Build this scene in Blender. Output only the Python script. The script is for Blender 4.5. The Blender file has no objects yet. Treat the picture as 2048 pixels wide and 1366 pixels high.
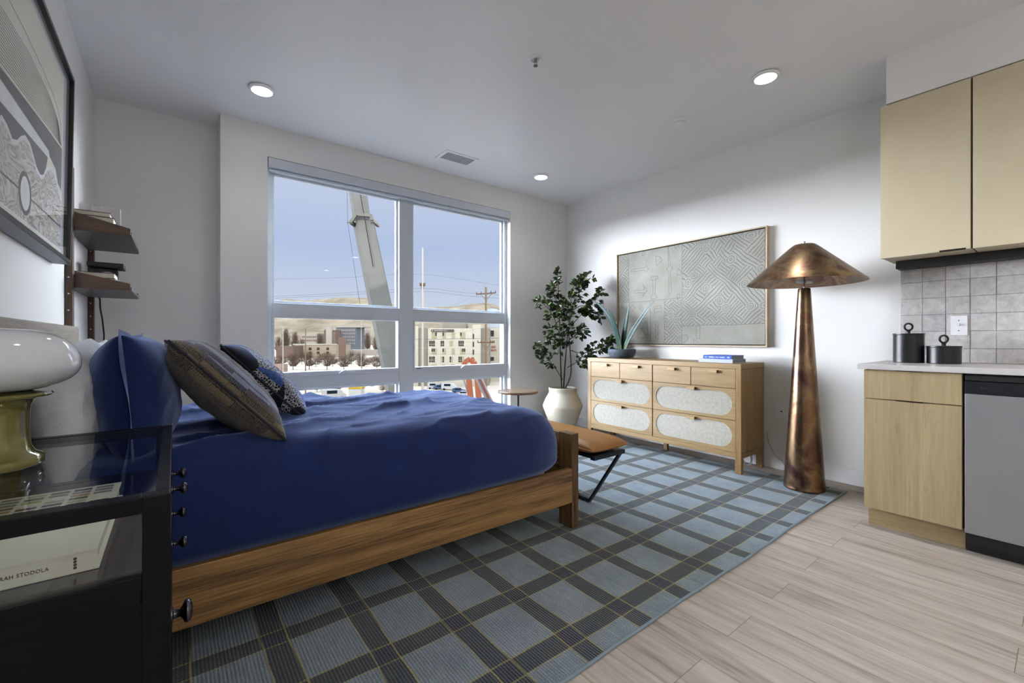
SKY_STRENGTH, SUN, EXPO, SKYTOP, LAMP, FILL_DOWN, EXTALB, SPOT, SKYLOW, FILL_PEND, SIDE_FILL, GRD, BOOM, HILL = 1.0, 8.0, 1.32, 8.5, 5, 34, .050, 125, .425, 7, 31., 2.1, .056, 1.15
import bpy, bmesh, math, random
from mathutils import Vector, Matrix, noise
random.seed(7)
SC = bpy.context.scene
ALB = 1.
COL = SC.collection
PI = math.pi

# ------------------------------------------------------------------ helpers
def s2l(c):
    return tuple(((v/255)/12.92 if v/255 <= .04045 else ((v/255+.055)/1.055)**2.4) for v in c)

def new_mat(name):
    m = bpy.data.materials.new(name); m.use_nodes = True
    nt = m.node_tree; b = nt.nodes['Principled BSDF']
    return m, nt, b

def setp(b, **k):
    for n, v in k.items():
        n = n.replace('_', ' ')
        if n in b.inputs: b.inputs[n].default_value = v

def nd(nt, t, **k):
    n = nt.nodes.new(t)
    for a, v in k.items(): setattr(n, a, v)
    return n

def coords(nt, scale=(1,1,1), rot=(0,0,0), loc=(0,0,0)):
    tc = nd(nt, 'ShaderNodeTexCoord'); mp = nd(nt, 'ShaderNodeMapping')
    mp.inputs['Scale'].default_value = scale; mp.inputs['Rotation'].default_value = rot
    mp.inputs['Location'].default_value = loc
    nt.links.new(tc.outputs['Object'], mp.inputs['Vector'])
    return mp.outputs['Vector']

def tex_noise(nt, vec, scale, detail=4, rough=.55, dist=0):
    n = nd(nt, 'ShaderNodeTexNoise'); n.inputs['Scale'].default_value = scale
    n.inputs['Detail'].default_value = detail; n.inputs['Roughness'].default_value = rough
    n.inputs['Distortion'].default_value = dist
    nt.links.new(vec, n.inputs['Vector']); return n.outputs['Fac']

def ramp(nt, fac, stops, interp='LINEAR'):
    r = nd(nt, 'ShaderNodeValToRGB'); cr = r.color_ramp; cr.interpolation = interp
    while len(cr.elements) < len(stops): cr.elements.new(.5)
    for e, (p, c) in zip(cr.elements, stops):
        e.position = p; e.color = (*c, 1)
    nt.links.new(fac, r.inputs['Fac']); return r.outputs['Color']

def bump(nt, b, h, strength=.2, dist=.01):
    n = nd(nt, 'ShaderNodeBump'); n.inputs['Strength'].default_value = strength
    n.inputs['Distance'].default_value = dist
    nt.links.new(h, n.inputs['Height']); nt.links.new(n.outputs['Normal'], b.inputs['Normal'])

def math_n(nt, op, a, c=None, d=None):
    n = nd(nt, 'ShaderNodeMath', operation=op)
    for i, v in enumerate((a, c, d)):
        if v is None: continue
        if isinstance(v, (int, float)): n.inputs[i].default_value = v
        else: nt.links.new(v, n.inputs[i])
    return n.outputs[0]

def mixc(nt, fac, a, b, blend='MIX'):
    n = nd(nt, 'ShaderNodeMix', data_type='RGBA', blend_type=blend)
    for s, v in ((0, fac), (6, a), (7, b)):
        if isinstance(v, (int, float)): n.inputs[s].default_value = v
        elif isinstance(v, tuple): n.inputs[s].default_value = (*v, 1)
        else: nt.links.new(v, n.inputs[s])
    return n.outputs[2]

def plain(name, col, rough=.5, metal=0., spec=.5, var=.06, nscale=8, bumps=0., bscale=60, **k):
    m, nt, b = new_mat(name); c = tuple(x*ALB for x in s2l(col))
    v = coords(nt)
    f = tex_noise(nt, v, nscale, 3)
    lo = tuple(x*(1-var) for x in c); hi = tuple(min(1, x*(1+var)) for x in c)
    nt.links.new(ramp(nt, f, [(.3, lo), (.7, hi)]), b.inputs['Base Color'])
    setp(b, Roughness=rough, Metallic=metal, **{'Specular_IOR_Level': spec*(1 if ALB == 1 else 0)}, **k)
    if bumps: bump(nt, b, tex_noise(nt, v, bscale, 3), bumps, .004)
    return m

def wood(name, dark, light, axis=0, fine=90, rough=.45, stretch=14, broad=5, contrast=1.):
    """grain runs along the given axis (0 x, 1 y, 2 z)"""
    m, nt, b = new_mat(name)
    sc = [1., 1., 1.]; sc[axis] = 1./stretch
    v = coords(nt, scale=sc)
    f1 = tex_noise(nt, v, fine, 3, .6); f2 = tex_noise(nt, v, broad, 4, .6, 1.2)
    w = nd(nt, 'ShaderNodeTexWave', wave_type='BANDS', bands_direction='DIAGONAL')
    w.inputs['Scale'].default_value = 6; w.inputs['Distortion'].default_value = 9
    w.inputs['Detail'].default_value = 3; w.inputs['Detail Scale'].default_value = 1.2
    nt.links.new(v, w.inputs['Vector'])
    a = math_n(nt, 'MULTIPLY', f1, .62); c = math_n(nt, 'MULTIPLY', f2, .26)
    d = math_n(nt, 'MULTIPLY', w.outputs['Fac'], .12)
    s = math_n(nt, 'ADD', math_n(nt, 'ADD', a, c), d)
    h = .22/contrast
    nt.links.new(ramp(nt, s, [(.5-h, s2l(dark)), (.5+h, s2l(light))]), b.inputs['Base Color'])
    setp(b, Roughness=rough); bump(nt, b, f1, .12, .002)
    return m

def glass_mat(name, tint=(255,255,255), rough=0., ior=1.45, thin=True):
    m, nt, b = new_mat(name)
    nt.nodes.remove(b)
    out = [n for n in nt.nodes if n.type == 'OUTPUT_MATERIAL'][0]
    tr = nd(nt, 'ShaderNodeBsdfTransparent'); tr.inputs[0].default_value = (*s2l(tint), 1)
    gl = nd(nt, 'ShaderNodeBsdfGlossy'); gl.inputs['Roughness'].default_value = rough
    ge = nd(nt, 'ShaderNodeNewGeometry'); dt = nd(nt, 'ShaderNodeVectorMath', operation='DOT_PRODUCT')
    nt.links.new(ge.outputs['Incoming'], dt.inputs[0]); nt.links.new(ge.outputs['Normal'], dt.inputs[1])
    f0 = ((ior-1)/(ior+1))**2
    om = math_n(nt, 'SUBTRACT', 1, math_n(nt, 'ABSOLUTE', dt.outputs['Value']))
    fac = math_n(nt, 'ADD', f0, math_n(nt, 'MULTIPLY', (1-f0)*.55, math_n(nt, 'POWER', om, 5)))
    mx = nd(nt, 'ShaderNodeMixShader')
    nt.links.new(fac, mx.inputs[0]); nt.links.new(tr.outputs[0], mx.inputs[1])
    nt.links.new(gl.outputs[0], mx.inputs[2]); nt.links.new(mx.outputs[0], out.inputs[0])
    return m

def emit_mat(name, col, strength):
    m, nt, b = new_mat(name)
    setp(b, Base_Color=(*s2l(col), 1), Emission_Color=(*s2l(col), 1), Emission_Strength=strength, Roughness=.5)
    return m

# ------------------------------------------------------------------ mesh builder
class MB:
    def __init__(s): s.bm = bmesh.new(); s.mats = []
    def mi(s, m):
        if m is None: return 0
        if m not in s.mats: s.mats.append(m)
        return s.mats.index(m)
    def add(s, bm2, m=None):
        i = s.mi(m)
        for f in bm2.faces: f.material_index = i
        me = bpy.data.meshes.new('tmp'); bm2.to_mesh(me); bm2.free()
        s.bm.from_mesh(me); bpy.data.meshes.remove(me); return s
    def box(s, x0, x1, y0, y1, z0, z1, bev=0., m=None, seg=2, mat=None):
        b = bmesh.new(); bmesh.ops.create_cube(b, size=1)
        for v in b.verts:
            v.co = Vector(((x0+x1)/2+v.co.x*abs(x1-x0), (y0+y1)/2+v.co.y*abs(y1-y0), (z0+z1)/2+v.co.z*abs(z1-z0)))
        if bev: bmesh.ops.bevel(b, geom=b.edges[:], offset=bev, segments=seg, affect='EDGES', profile=.6)
        if mat is not None: b.transform(mat)
        return s.add(b, m)
    def prism(s, pts, vec, m=None, bev=0.):
        b = bmesh.new(); vs = [b.verts.new(p) for p in pts]; f = b.faces.new(vs)
        r = bmesh.ops.extrude_face_region(b, geom=[f]); 
        for v in r['geom']:
            if isinstance(v, bmesh.types.BMVert): v.co += Vector(vec)
        bmesh.ops.recalc_face_normals(b, faces=b.faces[:])
        if bev: bmesh.ops.bevel(b, geom=b.edges[:], offset=bev, segments=2, affect='EDGES', profile=.6)
        return s.add(b, m)
    def lathe(s, prof, c=(0,0,0), n=48, m=None, mat=None):
        b = bmesh.new(); rings = []
        for r, z in prof:
            if r < 1e-6: rings.append([b.verts.new((0,0,z))])
            else: rings.append([b.verts.new((r*math.cos(2*PI*k/n), r*math.sin(2*PI*k/n), z)) for k in range(n)])
        for A, B in zip(rings, rings[1:]):
            for k in range(n):
                q = (k+1) % n
                if len(A) == 1 and len(B) == 1: continue
                if len(A) == 1: b.faces.new((A[0], B[k], B[q]))
                elif len(B) == 1: b.faces.new((A[k], A[q], B[0]))
                else: b.faces.new((A[k], A[q], B[q], B[k]))
        bmesh.ops.recalc_face_normals(b, faces=b.faces[:])
        M = Matrix.Translation(Vector(c))
        if mat is not None: M = M @ mat
        b.transform(M); return s.add(b, m)
    def tube(s, pts, r, n=10, m=None, cap=True):
        pts = [Vector(p) for p in pts]; b = bmesh.new(); rings = []
        rs = r if isinstance(r, (list, tuple)) else [r]*len(pts)
        up = Vector((0,0,1)); prev = None
        for i, p in enumerate(pts):
            t = (pts[min(i+1, len(pts)-1)]-pts[max(i-1, 0)]).normalized()
            if prev is None:
                a = up if abs(t.dot(up)) < .9 else Vector((1,0,0))
                u = t.cross(a).normalized()
            else:
                u = (prev-t*prev.dot(t)); u = u.normalized() if u.length > 1e-6 else t.orthogonal().normalized()
            prev = u; w = t.cross(u)
            rings.append([b.verts.new(p+(u*math.cos(2*PI*k/n)+w*math.sin(2*PI*k/n))*rs[i]) for k in range(n)])
        for A, B in zip(rings, rings[1:]):
            for k in range(n): b.faces.new((A[k], A[(k+1)%n], B[(k+1)%n], B[k]))
        if cap: b.faces.new(rings[0][::-1]); b.faces.new(rings[-1])
        bmesh.ops.recalc_face_normals(b, faces=b.faces[:])
        return s.add(b, m)
    def bar(s, p, q, w, h, m=None, up=(0,0,1), bev=0.):
        p = Vector(p); q = Vector(q); t = (q-p); L = t.length; t.normalize()
        u = Vector(up); u = (u-t*u.dot(t)).normalized(); v = t.cross(u)
        M = Matrix((( t.x, v.x, u.x, (p.x+q.x)/2), (t.y, v.y, u.y, (p.y+q.y)/2), (t.z, v.z, u.z, (p.z+q.z)/2), (0,0,0,1)))
        return s.box(-L/2, L/2, -w/2, w/2, -h/2, h/2, bev, m, 2, M)
    def poly(s, pts, m=None):
        b = bmesh.new(); b.faces.new([b.verts.new(p) for p in pts]); return s.add(b, m)
    def grid(s, fn, nu, nv, m=None, closed=False):
        b = bmesh.new()
        V = [[b.verts.new(fn(i/nu, j/nv)) for j in range(nv+1)] for i in range(nu+1)]
        for i in range(nu):
            for j in range(nv): b.faces.new((V[i][j], V[i+1][j], V[i+1][j+1], V[i][j+1]))
        return s.add(b, m)
    def build(s, name, m=None, parent=None, smooth=None, off=None, weld=0., flipcheck=False):
        if off is None: off = Vector(parent['_o']) if (parent is not None and '_o' in parent) else Vector((0,0,0))
        if weld: bmesh.ops.remove_doubles(s.bm, verts=s.bm.verts[:], dist=weld)
        me = bpy.data.meshes.new(name); s.bm.to_mesh(me); s.bm.free()
        if tuple(off) != (0,0,0): me.transform(Matrix.Translation(-Vector(off)))
        mats = s.mats if s.mats else [m]
        for x in mats: me.materials.append(x)
        if smooth is not None:
            for p in me.polygons: p.use_smooth = True
            if smooth < 180: me.set_sharp_from_angle(angle=math.radians(smooth))
        o = bpy.data.objects.new(name, me); COL.objects.link(o)
        if parent is not None: o.parent = parent; o['_o'] = list(off)
        return o

def empty(name, label, cat, loc, group=None):
    o = bpy.data.objects.new(name, None); COL.objects.link(o); o.location = loc
    o.empty_display_size = .1; o['_o'] = list(loc)
    o['label'] = label; o['category'] = cat
    if group: o['group'] = group
    return o

def tag(o, label, cat, group=None, kind=None):
    o['label'] = label; o['category'] = cat
    if group: o['group'] = group
    if kind: o['kind'] = kind
    return o

def struct(o): o['kind'] = 'structure'; return o

def sub(o, d):
    md = o.modifiers.new('sub', 'SUBSURF'); md.levels = d; md.render_levels = d; return o

# ------------------------------------------------------------------ camera
H = 1.0485
ANG = math.radians(52.135)
FW = Vector((math.cos(ANG), math.sin(ANG), 0)); RT = Vector((math.sin(ANG), -math.cos(ANG), 0))
cam = bpy.data.cameras.new('camera'); co = bpy.data.objects.new('camera', cam); COL.objects.link(co)
cam.sensor_width = 36; cam.lens = 36*869.7/2048; cam.shift_y = -3.5/2048
cam.clip_start = .02; cam.clip_end = 9000
co.location = (0, 0, H); co.rotation_euler = (PI/2, 0, ANG-PI/2)
SC.camera = co
def F(d, r, z): v = FW*d+RT*r; return Vector((v.x, v.y, z))    # street frame: distance out, distance across
def FP(d, px, py): return F(d, (px-1024)/869.7*d, H-(py-679.5)/869.7*d)

# ------------------------------------------------------------------ room sizes
XL, XR, YW, YB, ZC = -.4333, 3.877, 3.879, 4.152, 2.729
YE = 4.20            # outer face of the window wall
YREAR = -4.0
XK, YK = 3.674, .672  # kitchen wall face and its end
XS = 3.352           # soffit face
W0, W1, WZ0, WZ1 = .582, 2.992, .22, 2.491

# ------------------------------------------------------------------ room materials
def wall_mat(name, col, rough=.55, b_=.10):
    m, nt, b = new_mat(name)
    v = coords(nt); c = s2l(col)
    f = tex_noise(nt, v, 1.3, 3)
    nt.links.new(ramp(nt, f, [(.3, tuple(x*.985 for x in c)), (.7, tuple(min(1, x*1.01) for x in c))]), b.inputs['Base Color'])
    setp(b, Roughness=rough, **{'Specular_IOR_Level': .4})
    n1 = tex_noise(nt, v, 45, 4, .6); bump(nt, b, n1, b_, .004)
    return m
M_wall = wall_mat('wall_paint', (222, 222, 221))
M_ceil = wall_mat('ceiling_paint', (230, 230, 231), .33, .06)
M_trim = wall_mat('trim_paint', (226, 227, 229), .35, .03)

def floor_mat():
    m, nt, b = new_mat('vinyl_planks')
    tc = nd(nt, 'ShaderNodeTexCoord'); sp = nd(nt, 'ShaderNodeSeparateXYZ'); cb = nd(nt, 'ShaderNodeCombineXYZ')
    nt.links.new(tc.outputs['Object'], sp.inputs[0])
    nt.links.new(math_n(nt, 'ADD', sp.outputs[1], -.745+12.7), cb.inputs[0])
    nt.links.new(math_n(nt, 'ADD', sp.outputs[0], 3.6-1.728-.0), cb.inputs[1])
    br = nd(nt, 'ShaderNodeTexBrick'); br.offset = .5; br.offset_frequency = 2; br.squash = 1
    br.inputs['Scale'].default_value = 1; br.inputs['Brick Width'].default_value = 1.27
    br.inputs['Row Height'].default_value = .18; br.inputs['Mortar Size'].default_value = .0011
    br.inputs['Mortar Smooth'].default_value = .2; br.inputs['Bias'].default_value = 0
    br.inputs['Color1'].default_value = (0, 0, 0, 1); br.inputs['Color2'].default_value = (1, 1, 1, 1)
    br.inputs['Mortar'].default_value = (.5, .5, .5, 1)
    nt.links.new(cb.outputs[0], br.inputs['Vector'])
    # grain, shifted per plank
    off = nd(nt, 'ShaderNodeVectorMath', operation='MULTIPLY_ADD')
    nt.links.new(br.outputs['Color'], off.inputs[0]); off.inputs[1].default_value = (7, 5, 9)
    mp = nd(nt, 'ShaderNodeMapping'); mp.inputs['Scale'].default_value = (1, .075, 1)
    nt.links.new(tc.outputs['Object'], mp.inputs[0]); nt.links.new(mp.outputs[0], off.inputs[2])
    g1 = tex_noise(nt, off.outputs[0], 60, 4, .65); g2 = tex_noise(nt, off.outputs[0], 11, 5, .6, 1.0)
    s = math_n(nt, 'ADD', math_n(nt, 'MULTIPLY', g1, .4), math_n(nt, 'MULTIPLY', g2, .6))
    col = ramp(nt, s, [(.33, s2l((126, 116, 106))), (.44, s2l((170, 159, 149))), (.55, s2l((190, 180, 171))), (.68, s2l((203, 195, 187)))])
    tone = ramp(nt, br.outputs['Color'], [(0, (.93, .93, .92)), (1, (1.0, 1.0, 1.0))])
    col = mixc(nt, 1., col, tone, 'MULTIPLY')
    col = mixc(nt, br.outputs['Fac'], col, s2l((118, 105, 94)))
    nt.links.new(col, b.inputs['Base Color'])
    setp(b, Roughness=.42, **{'Specular_IOR_Level': .4})
    h = math_n(nt, 'SUBTRACT', math_n(nt, 'MULTIPLY', g1, .3), br.outputs['Fac'])
    bump(nt, b, h, .15, .002)
    return m
M_floor = floor_mat()

# ------------------------------------------------------------------ room shell
struct(MB().box(XL-.3, XR+.3, YREAR-.2, YE, -.25, 0).build('floor', M_floor))
struct(MB().box(XL-.3, XR+.3, YREAR-.2, YE, ZC, ZC+.3).build('ceiling', M_ceil))
struct(MB().box(XL-.2, XL, YREAR-.2, YE, 0, ZC).build('wall_left', M_wall))
struct(MB().box(XR, XR+.2, YREAR-.2, YE, 0, ZC).build('wall_right', M_wall))
struct(MB().box(XL, XR, YREAR-.2, YREAR, 0, ZC).build('wall_rear', M_wall))
w = MB(); w.box(XL, .273, YB, YE, 0, ZC)
w.box(.273, .42, YW, YE, 0, ZC); w.box(.42, W0, YW, 4.035, 0, ZC); w.box(W1, XR, YW, 4.035, 0, ZC)
w.box(W0, W1, YW, 4.035, 0, WZ0); w.box(W0, W1, YW, 4.035, WZ1, ZC)
struct(w.build('wall_window', M_wall))
k = MB(); k.box(XK, XR, YREAR, YK, 0, 2.4515)
struct(k.build('wall_kitchen', M_wall))
struct(MB().box(XS, XR, YREAR, .677, 2.4515, ZC).build('trim_1', M_wall))      # bulkhead over the cabinets
bb = MB(); bb.box(XR-.014, XR, YK, YW, 0, .112, .004); struct(bb.build('baseboard_right', M_trim))
bb = MB(); bb.box(W1-.9, XR-.014, YW-.014, YW, 0, .112, .004); bb.box(.273, 1.2, YW-.014, YW, 0, .112, .004); struct(bb.build('baseboard_window', M_trim))
bb = MB(); bb.box(XL, XL+.014, YREAR, YB-.014, 0, .112, .004); struct(bb.build('baseboard_left', M_trim))
M_stucco = plain('stucco', (170, 165, 158), .9)
sh = MB(); sh.box(-14, 18, YE-.4, YE, ZC+.3, 10.6); sh.box(-14, XL-.3, YE-.4, YE, -17, ZC+.3)
sh.box(XR+.3, 18, YE-.4, YE, -17, ZC+.3); sh.box(-14, 18, YE-.4, YE, -17, -.25)
struct(sh.build('trim_2', M_stucco))      # the outside face of the apartment building itself

# ------------------------------------------------------------------ window
M_wf = plain('window_frame_white', (196, 203, 212), .35, var=.02)
M_glass = glass_mat('window_glass', (248, 250, 252), 0, 1.3)
M_white = plain('white_plastic', (225, 226, 228), .4, var=.02)
win = bpy.data.objects.new('window_1', None); COL.objects.link(win); win['_o'] = [W0, YW, WZ0]; win.location = (W0, YW, WZ0); struct(win)
Y0, Y1 = 3.945, 4.03
fr = MB()
fr.box(W0, .622, Y0, Y1, WZ0, WZ1, .004); fr.box(2.955, W1, Y0, Y1, WZ0, WZ1, .004)
fr.box(.622, 2.955, Y0, Y1, 2.40, WZ1, .004); fr.box(.622, 2.955, Y0, Y1, WZ0, .29, .004)
fr.box(1.70, 1.842, Y0-.004, Y1, .29, 2.40, .004)
for a, c in ((.622, 1.70), (1.842, 2.955)):
    fr.box(a, c, Y0, Y1, 1.238, 1.348, .004); fr.box(a, c, Y0, Y1, .641, .745, .004)
fr.build('window_frame', M_wf, win)
zz = [(.29, .641), (.745, 1.238), (1.348, 2.40)]
for (a, c) in ((.622, 1.70), (1.842, 2.955)):
    for i, (z0, z1) in enumerate(zz):
        t = .020 if i != 1 else .017
        s_ = MB(); yy0, yy1 = (Y0+.03, Y0+.06) if i != 1 else (Y0-.012, Y0+.045)
        s_.box(a, a+t, yy0, yy1, z0, z1, .003); s_.box(c-t, c, yy0, yy1, z0, z1, .003)
        s_.box(a+t, c-t, yy0, yy1, z0, z0+(t if i != 1 else .036), .003); s_.box(a+t, c-t, yy0, yy1, z1-(t if i != 1 else .012), z1, .003)
        so = s_.build('window_sash' if i == 1 else 'glazing_bead', M_wf, win)
        g_ = MB(); g_.box(a+t-.003, c-t+.003, yy0+.012, yy0+.018, z0+t-.003, z1-.009)
        g_.build('window_pane', M_glass, so if i == 1 else win)
        if i == 1:
            xm = (a+c)/2+.03
            h_ = MB()
            pr = [(xm-.055+.11*k/10, .012*math.sin(PI*k/10)+.004) for k in range(11)]
            h_.prism([(x, yy0, .748) for x, _ in pr[:1]]+[(x, yy0, .748+zz_*2.2) for x, zz_ in pr]+[(pr[-1][0], yy0, .748)], (0, -.022, 0))
            h_.build('window_latch', M_wf, so, 40)
            MB().box(a+.03, a+.085, yy0-.001, yy0+.001, .762, .769).build('maker_plate', plain('dark_plate', (45, 45, 50)), so)
# roller shade cassette
sh = empty('roller_shade', 'slim white roller shade cassette set across the top of the window', 'window shade', (W0, YW, 2.41))
c_ = MB(); c_.box(W0+.006, W1-.006, YW-.004, YW+.055, 2.413, 2.487, .004); c_.build('cassette', M_wf, sh)
c_ = MB(); c_.tube([(W0+.012, YW+.03, 2.398), (W1-.012, YW+.03, 2.398)], .013, 12); c_.build('hem_bar', M_wf, sh, 60)

# ------------------------------------------------------------------ ceiling fittings
M_lampface = emit_mat('downlight_diffuser', (255, 250, 240), 9)
def downlight(x, y, label, watts=LAMP, r=.078):
    t = empty('downlight', label, 'ceiling light', (x, y, ZC), 'recessed ceiling downlights')
    MB().lathe([(0, ZC-.004), (r, ZC-.004), (r, ZC-.012), (r-.006, ZC-.018), (r*.80, ZC-.018), (r*.79, ZC-.008), (0, ZC-.008)][:6], (x, y, 0), 48).build('trim_ring', M_white, t, 40)
    MB().lathe([(0, ZC-.0155), (r*.79, ZC-.0155), (r*.79, ZC-.006)], (x, y, 0), 48).build('diffuser', M_lampface, t, 40)
    L = bpy.data.lights.new('downlight_bulb', 'SPOT'); L.energy = watts; L.spot_size = math.radians(SPOT); L.spot_blend = 1.
    L.shadow_soft_size = r*.7; L.color = (1, .97, .93)
    lo = bpy.data.objects.new('bulb', L); COL.objects.link(lo); lo.location = (0, 0, -.03); lo.parent = t
    return t
downlight(.466, 3.329, 'round white downlight glowing near the recessed alcove corner')
downlight(2.976, 1.196, 'round white downlight glowing above the copper floor lamp', 14)
downlight(2.974, 3.34, 'small-looking round downlight glowing in the far corner above the tall plant')
downlight(.466, 1.2, 'round white downlight overhead behind the viewpoint', LAMP)
for x, y in ((.6, -1.0), (2.9, -.9), (.6, -3.0), (2.9, -3.0)):  # rear downlights added out of view to brighten the room
    downlight(x, y, 'added fill downlight, out of view over the room behind the viewpoint', FILL_DOWN)
for x, y in ((.4, -1.2), (.4, -2.9)):  # unseen hanging lamps added as soft fill for walls and ceiling
    gl = empty('added_fill_lamp', 'added fill lamp on a cord, out of view behind the viewpoint', 'fill lamp', (x, y, ZC), 'added fill lamps behind the viewpoint')
    MB().tube([(x, y, ZC-.02), (x, y, 2.16)], .004, 8).build('fill_lamp_cord', M_white, gl, 60)
    MB().lathe([(0, ZC), (.05, ZC), (.05, ZC-.02), (0, ZC-.02)], (x, y, 0)).build('fill_lamp_rose', M_white, gl, 40)
    L = bpy.data.lights.new('fill_light', 'POINT'); L.energy = FILL_PEND; L.shadow_soft_size = .17; L.color = (1, .975, .95)
    lo = bpy.data.objects.new('fill_light', L); COL.objects.link(lo); lo.location = (0, 0, 2.0-ZC); lo.parent = gl
# sprinkler
sp = empty('sprinkler_head', 'tiny white pendent fire sprinkler on the ceiling', 'sprinkler', (1.706, 1.965, ZC))
MB().lathe([(0, ZC), (.036, ZC), (.036, ZC-.007), (.028, ZC-.010), (.026, ZC-.004), (0, ZC-.004)], (1.706, 1.965, 0)).build('escutcheon', M_white, sp, 40)
q = MB(); q.tube([(1.706, 1.965, ZC-.003), (1.706, 1.965, ZC-.018)], .009)
q.tube([(1.697, 1.965, ZC-.016), (1.695, 1.965, ZC-.03), (1.706, 1.965, ZC-.042)], .002, 6)
q.tube([(1.715, 1.965, ZC-.016), (1.717, 1.965, ZC-.03), (1.706, 1.965, ZC-.042)], .002, 6)
q.build('sprinkler_arms', plain('chrome_arm', (170, 172, 175), .25, .9), sp, 60)
MB().lathe([(0, ZC-.042), (.013, ZC-.042), (.013, ZC-.045), (0, ZC-.045)], (1.706, 1.965, 0), 16).build('deflector', plain('deflector_metal', (120, 122, 125), .3, .8), sp)
sd = empty('smoke_detector', 'round white smoke detector on the ceiling', 'smoke detector', (3.049, 1.841, ZC))
MB().lathe([(0, ZC-.001), (.052, ZC-.001), (.053, ZC-.016), (.050, ZC-.024), (.047, ZC-.026), (0, ZC-.026)], (3.049, 1.841, 0)).build('base_plate', M_white, sd, 35)
MB().lathe([(.040, ZC-.026), (.043, ZC-.032), (.038, ZC-.042), (.030, ZC-.046), (0, ZC-.048)], (3.049, 1.841, 0)).build('sensor_cap', M_white, sd, 35)
MB().lathe([(.0405, ZC-.0262), (.0405, ZC-.031)], (3.049, 1.841, 0)).build('sensing_slot', plain('slot_dark', (50, 50, 52)), sd)
av = empty('air_vent', 'rectangular white louvred air vent in the ceiling', 'air vent', (2.075, 3.49, ZC))
q = MB(); vx0, vx1, vy0, vy1 = 1.90, 2.25, 3.385, 3.60
q.box(vx0, vx1, vy0, vy0+.03, ZC-.006, ZC-.0005, .002); q.box(vx0, vx1, vy1-.03, vy1, ZC-.006, ZC-.0005, .002)
q.box(vx0, vx0+.03, vy0+.03, vy1-.03, ZC-.006, ZC-.0005, .002); q.box(vx1-.03, vx1, vy0+.03, vy1-.03, ZC-.006, ZC-.0005, .002)
q.build('vent_frame', M_ceil, av)
MB().box(vx0+.03, vx1-.03, vy0+.03, vy1-.03, ZC-.0012, ZC-.0004).build('duct_opening', plain('duct_black', (14, 16, 20), .9), av)
q = MB()
for i in range(19):
    x = vx0+.036+i*(vx1-vx0-.072)/18
    q.box(x-.0030, x+.0030, vy0+.028, vy1-.028, ZC-.005, ZC-.0030)
q.build('louvre', M_ceil, av)

# ------------------------------------------------------------------ rug
def rug_mat():
    m, nt, b = new_mat('plaid_rug')
    tc = nd(nt, 'ShaderNodeTexCoord'); sp = nd(nt, 'ShaderNodeSeparateXYZ')
    wob = tex_noise(nt, tc.outputs['Object'], 2.2, 2)
    nt.links.new(tc.outputs['Object'], sp.inputs[0])
    w1 = math_n(nt, 'MULTIPLY', math_n(nt, 'SUBTRACT', wob, .5), .05)
    X = math_n(nt, 'ADD', sp.outputs[0], w1); Y = math_n(nt, 'ADD', sp.outputs[1], math_n(nt, 'MULTIPLY', w1, .5))
    def band(v, off, per, wd):
        t = math_n(nt, 'FLOORED_MODULO', math_n(nt, 'SUBTRACT', v, off), per)
        inb = math_n(nt, 'LESS_THAN', t, wd)
        l1 = math_n(nt, 'LESS_THAN', math_n(nt, 'ABSOLUTE', math_n(nt, 'SUBTRACT', t, wd+.001)), .0035)
        l2 = math_n(nt, 'GREATER_THAN', t, per-.006)
        return inb, math_n(nt, 'MAXIMUM', l1, l2)
    bx, lx = band(X, .076, .2725, .076); by, ly = band(Y, 1.024, .312, .079)
    n1 = tex_noise(nt, tc.outputs['Object'], 220, 2, .6); n2 = tex_noise(nt, tc.outputs['Object'], 6, 4, .6)
    mp = nd(nt, 'ShaderNodeMapping'); mp.inputs['Scale'].default_value = (90, 6, 1)
    nt.links.new(tc.outputs['Object'], mp.inputs[0]); n3 = tex_noise(nt, mp.outputs[0], 1.6, 2)
    col = mixc(nt, n3, s2l((102, 118, 128)), s2l((154, 169, 181)))
    dark = mixc(nt, n3, s2l((46, 56, 64)), s2l((76, 85, 90)))
    pur = mixc(nt, n3, s2l((44, 46, 62)), s2l((66, 68, 84)))
    anyb = math_n(nt, 'MAXIMUM', bx, by); both = math_n(nt, 'MULTIPLY', bx, by)
    col = mixc(nt, anyb, col, dark); col = mixc(nt, both, col, pur)
    line = math_n(nt, 'MULTIPLY', math_n(nt, 'MAXIMUM', lx, ly), ramp(nt, n1, [(.35, (.35,)*3), (.6, (1,)*3)]))
    line = math_n(nt, 'MULTIPLY', line, .85)
    col = mixc(nt, line, col, s2l((168, 158, 92)))
    col = mixc(nt, 1., col, ramp(nt, n2, [(.3, (.80, .82, .84)), (.7, (1.12, 1.1, 1.08))]), 'MULTIPLY')
    col = mixc(nt, .75, col, ramp(nt, n1, [(.35, (.62,)*3), (.65, (1.35,)*3)]), 'MULTIPLY')
    nt.links.new(col, b.inputs['Base Color'])
    setp(b, Roughness=.95, **{'Specular_IOR_Level': .15, 'Sheen_Weight': .25, 'Sheen_Roughness': .5})
    rib = math_n(nt, 'SINE', math_n(nt, 'MULTIPLY', sp.outputs[0], 2*PI/.0105))
    h = math_n(nt, 'ADD', math_n(nt, 'MULTIPLY', rib, .5), n1)
    bump(nt, b, h, .7, .005)
    return m
M_rug = rug_mat()
RX0, RX1, RY0, RY1 = -.15, 3.655, .955, 3.55
rug = empty('plaid_rug', 'large blue and grey plaid woven rug with thin gold lines under the bed', 'rug', (1.8, 2.2, 0))
def rugf(u, v):
    x = RX0+(RX1-RX0)*u; y = RY0+(RY1-RY0)*v
    if v == 0: y += .003*math.sin(x*5)+.0015*math.sin(x*17)
    if u == 1: x += .006*math.sin(y*11)
    return (x, y, .009+.0006*noise.noise(Vector((x*7, y*7, 0))))
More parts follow.
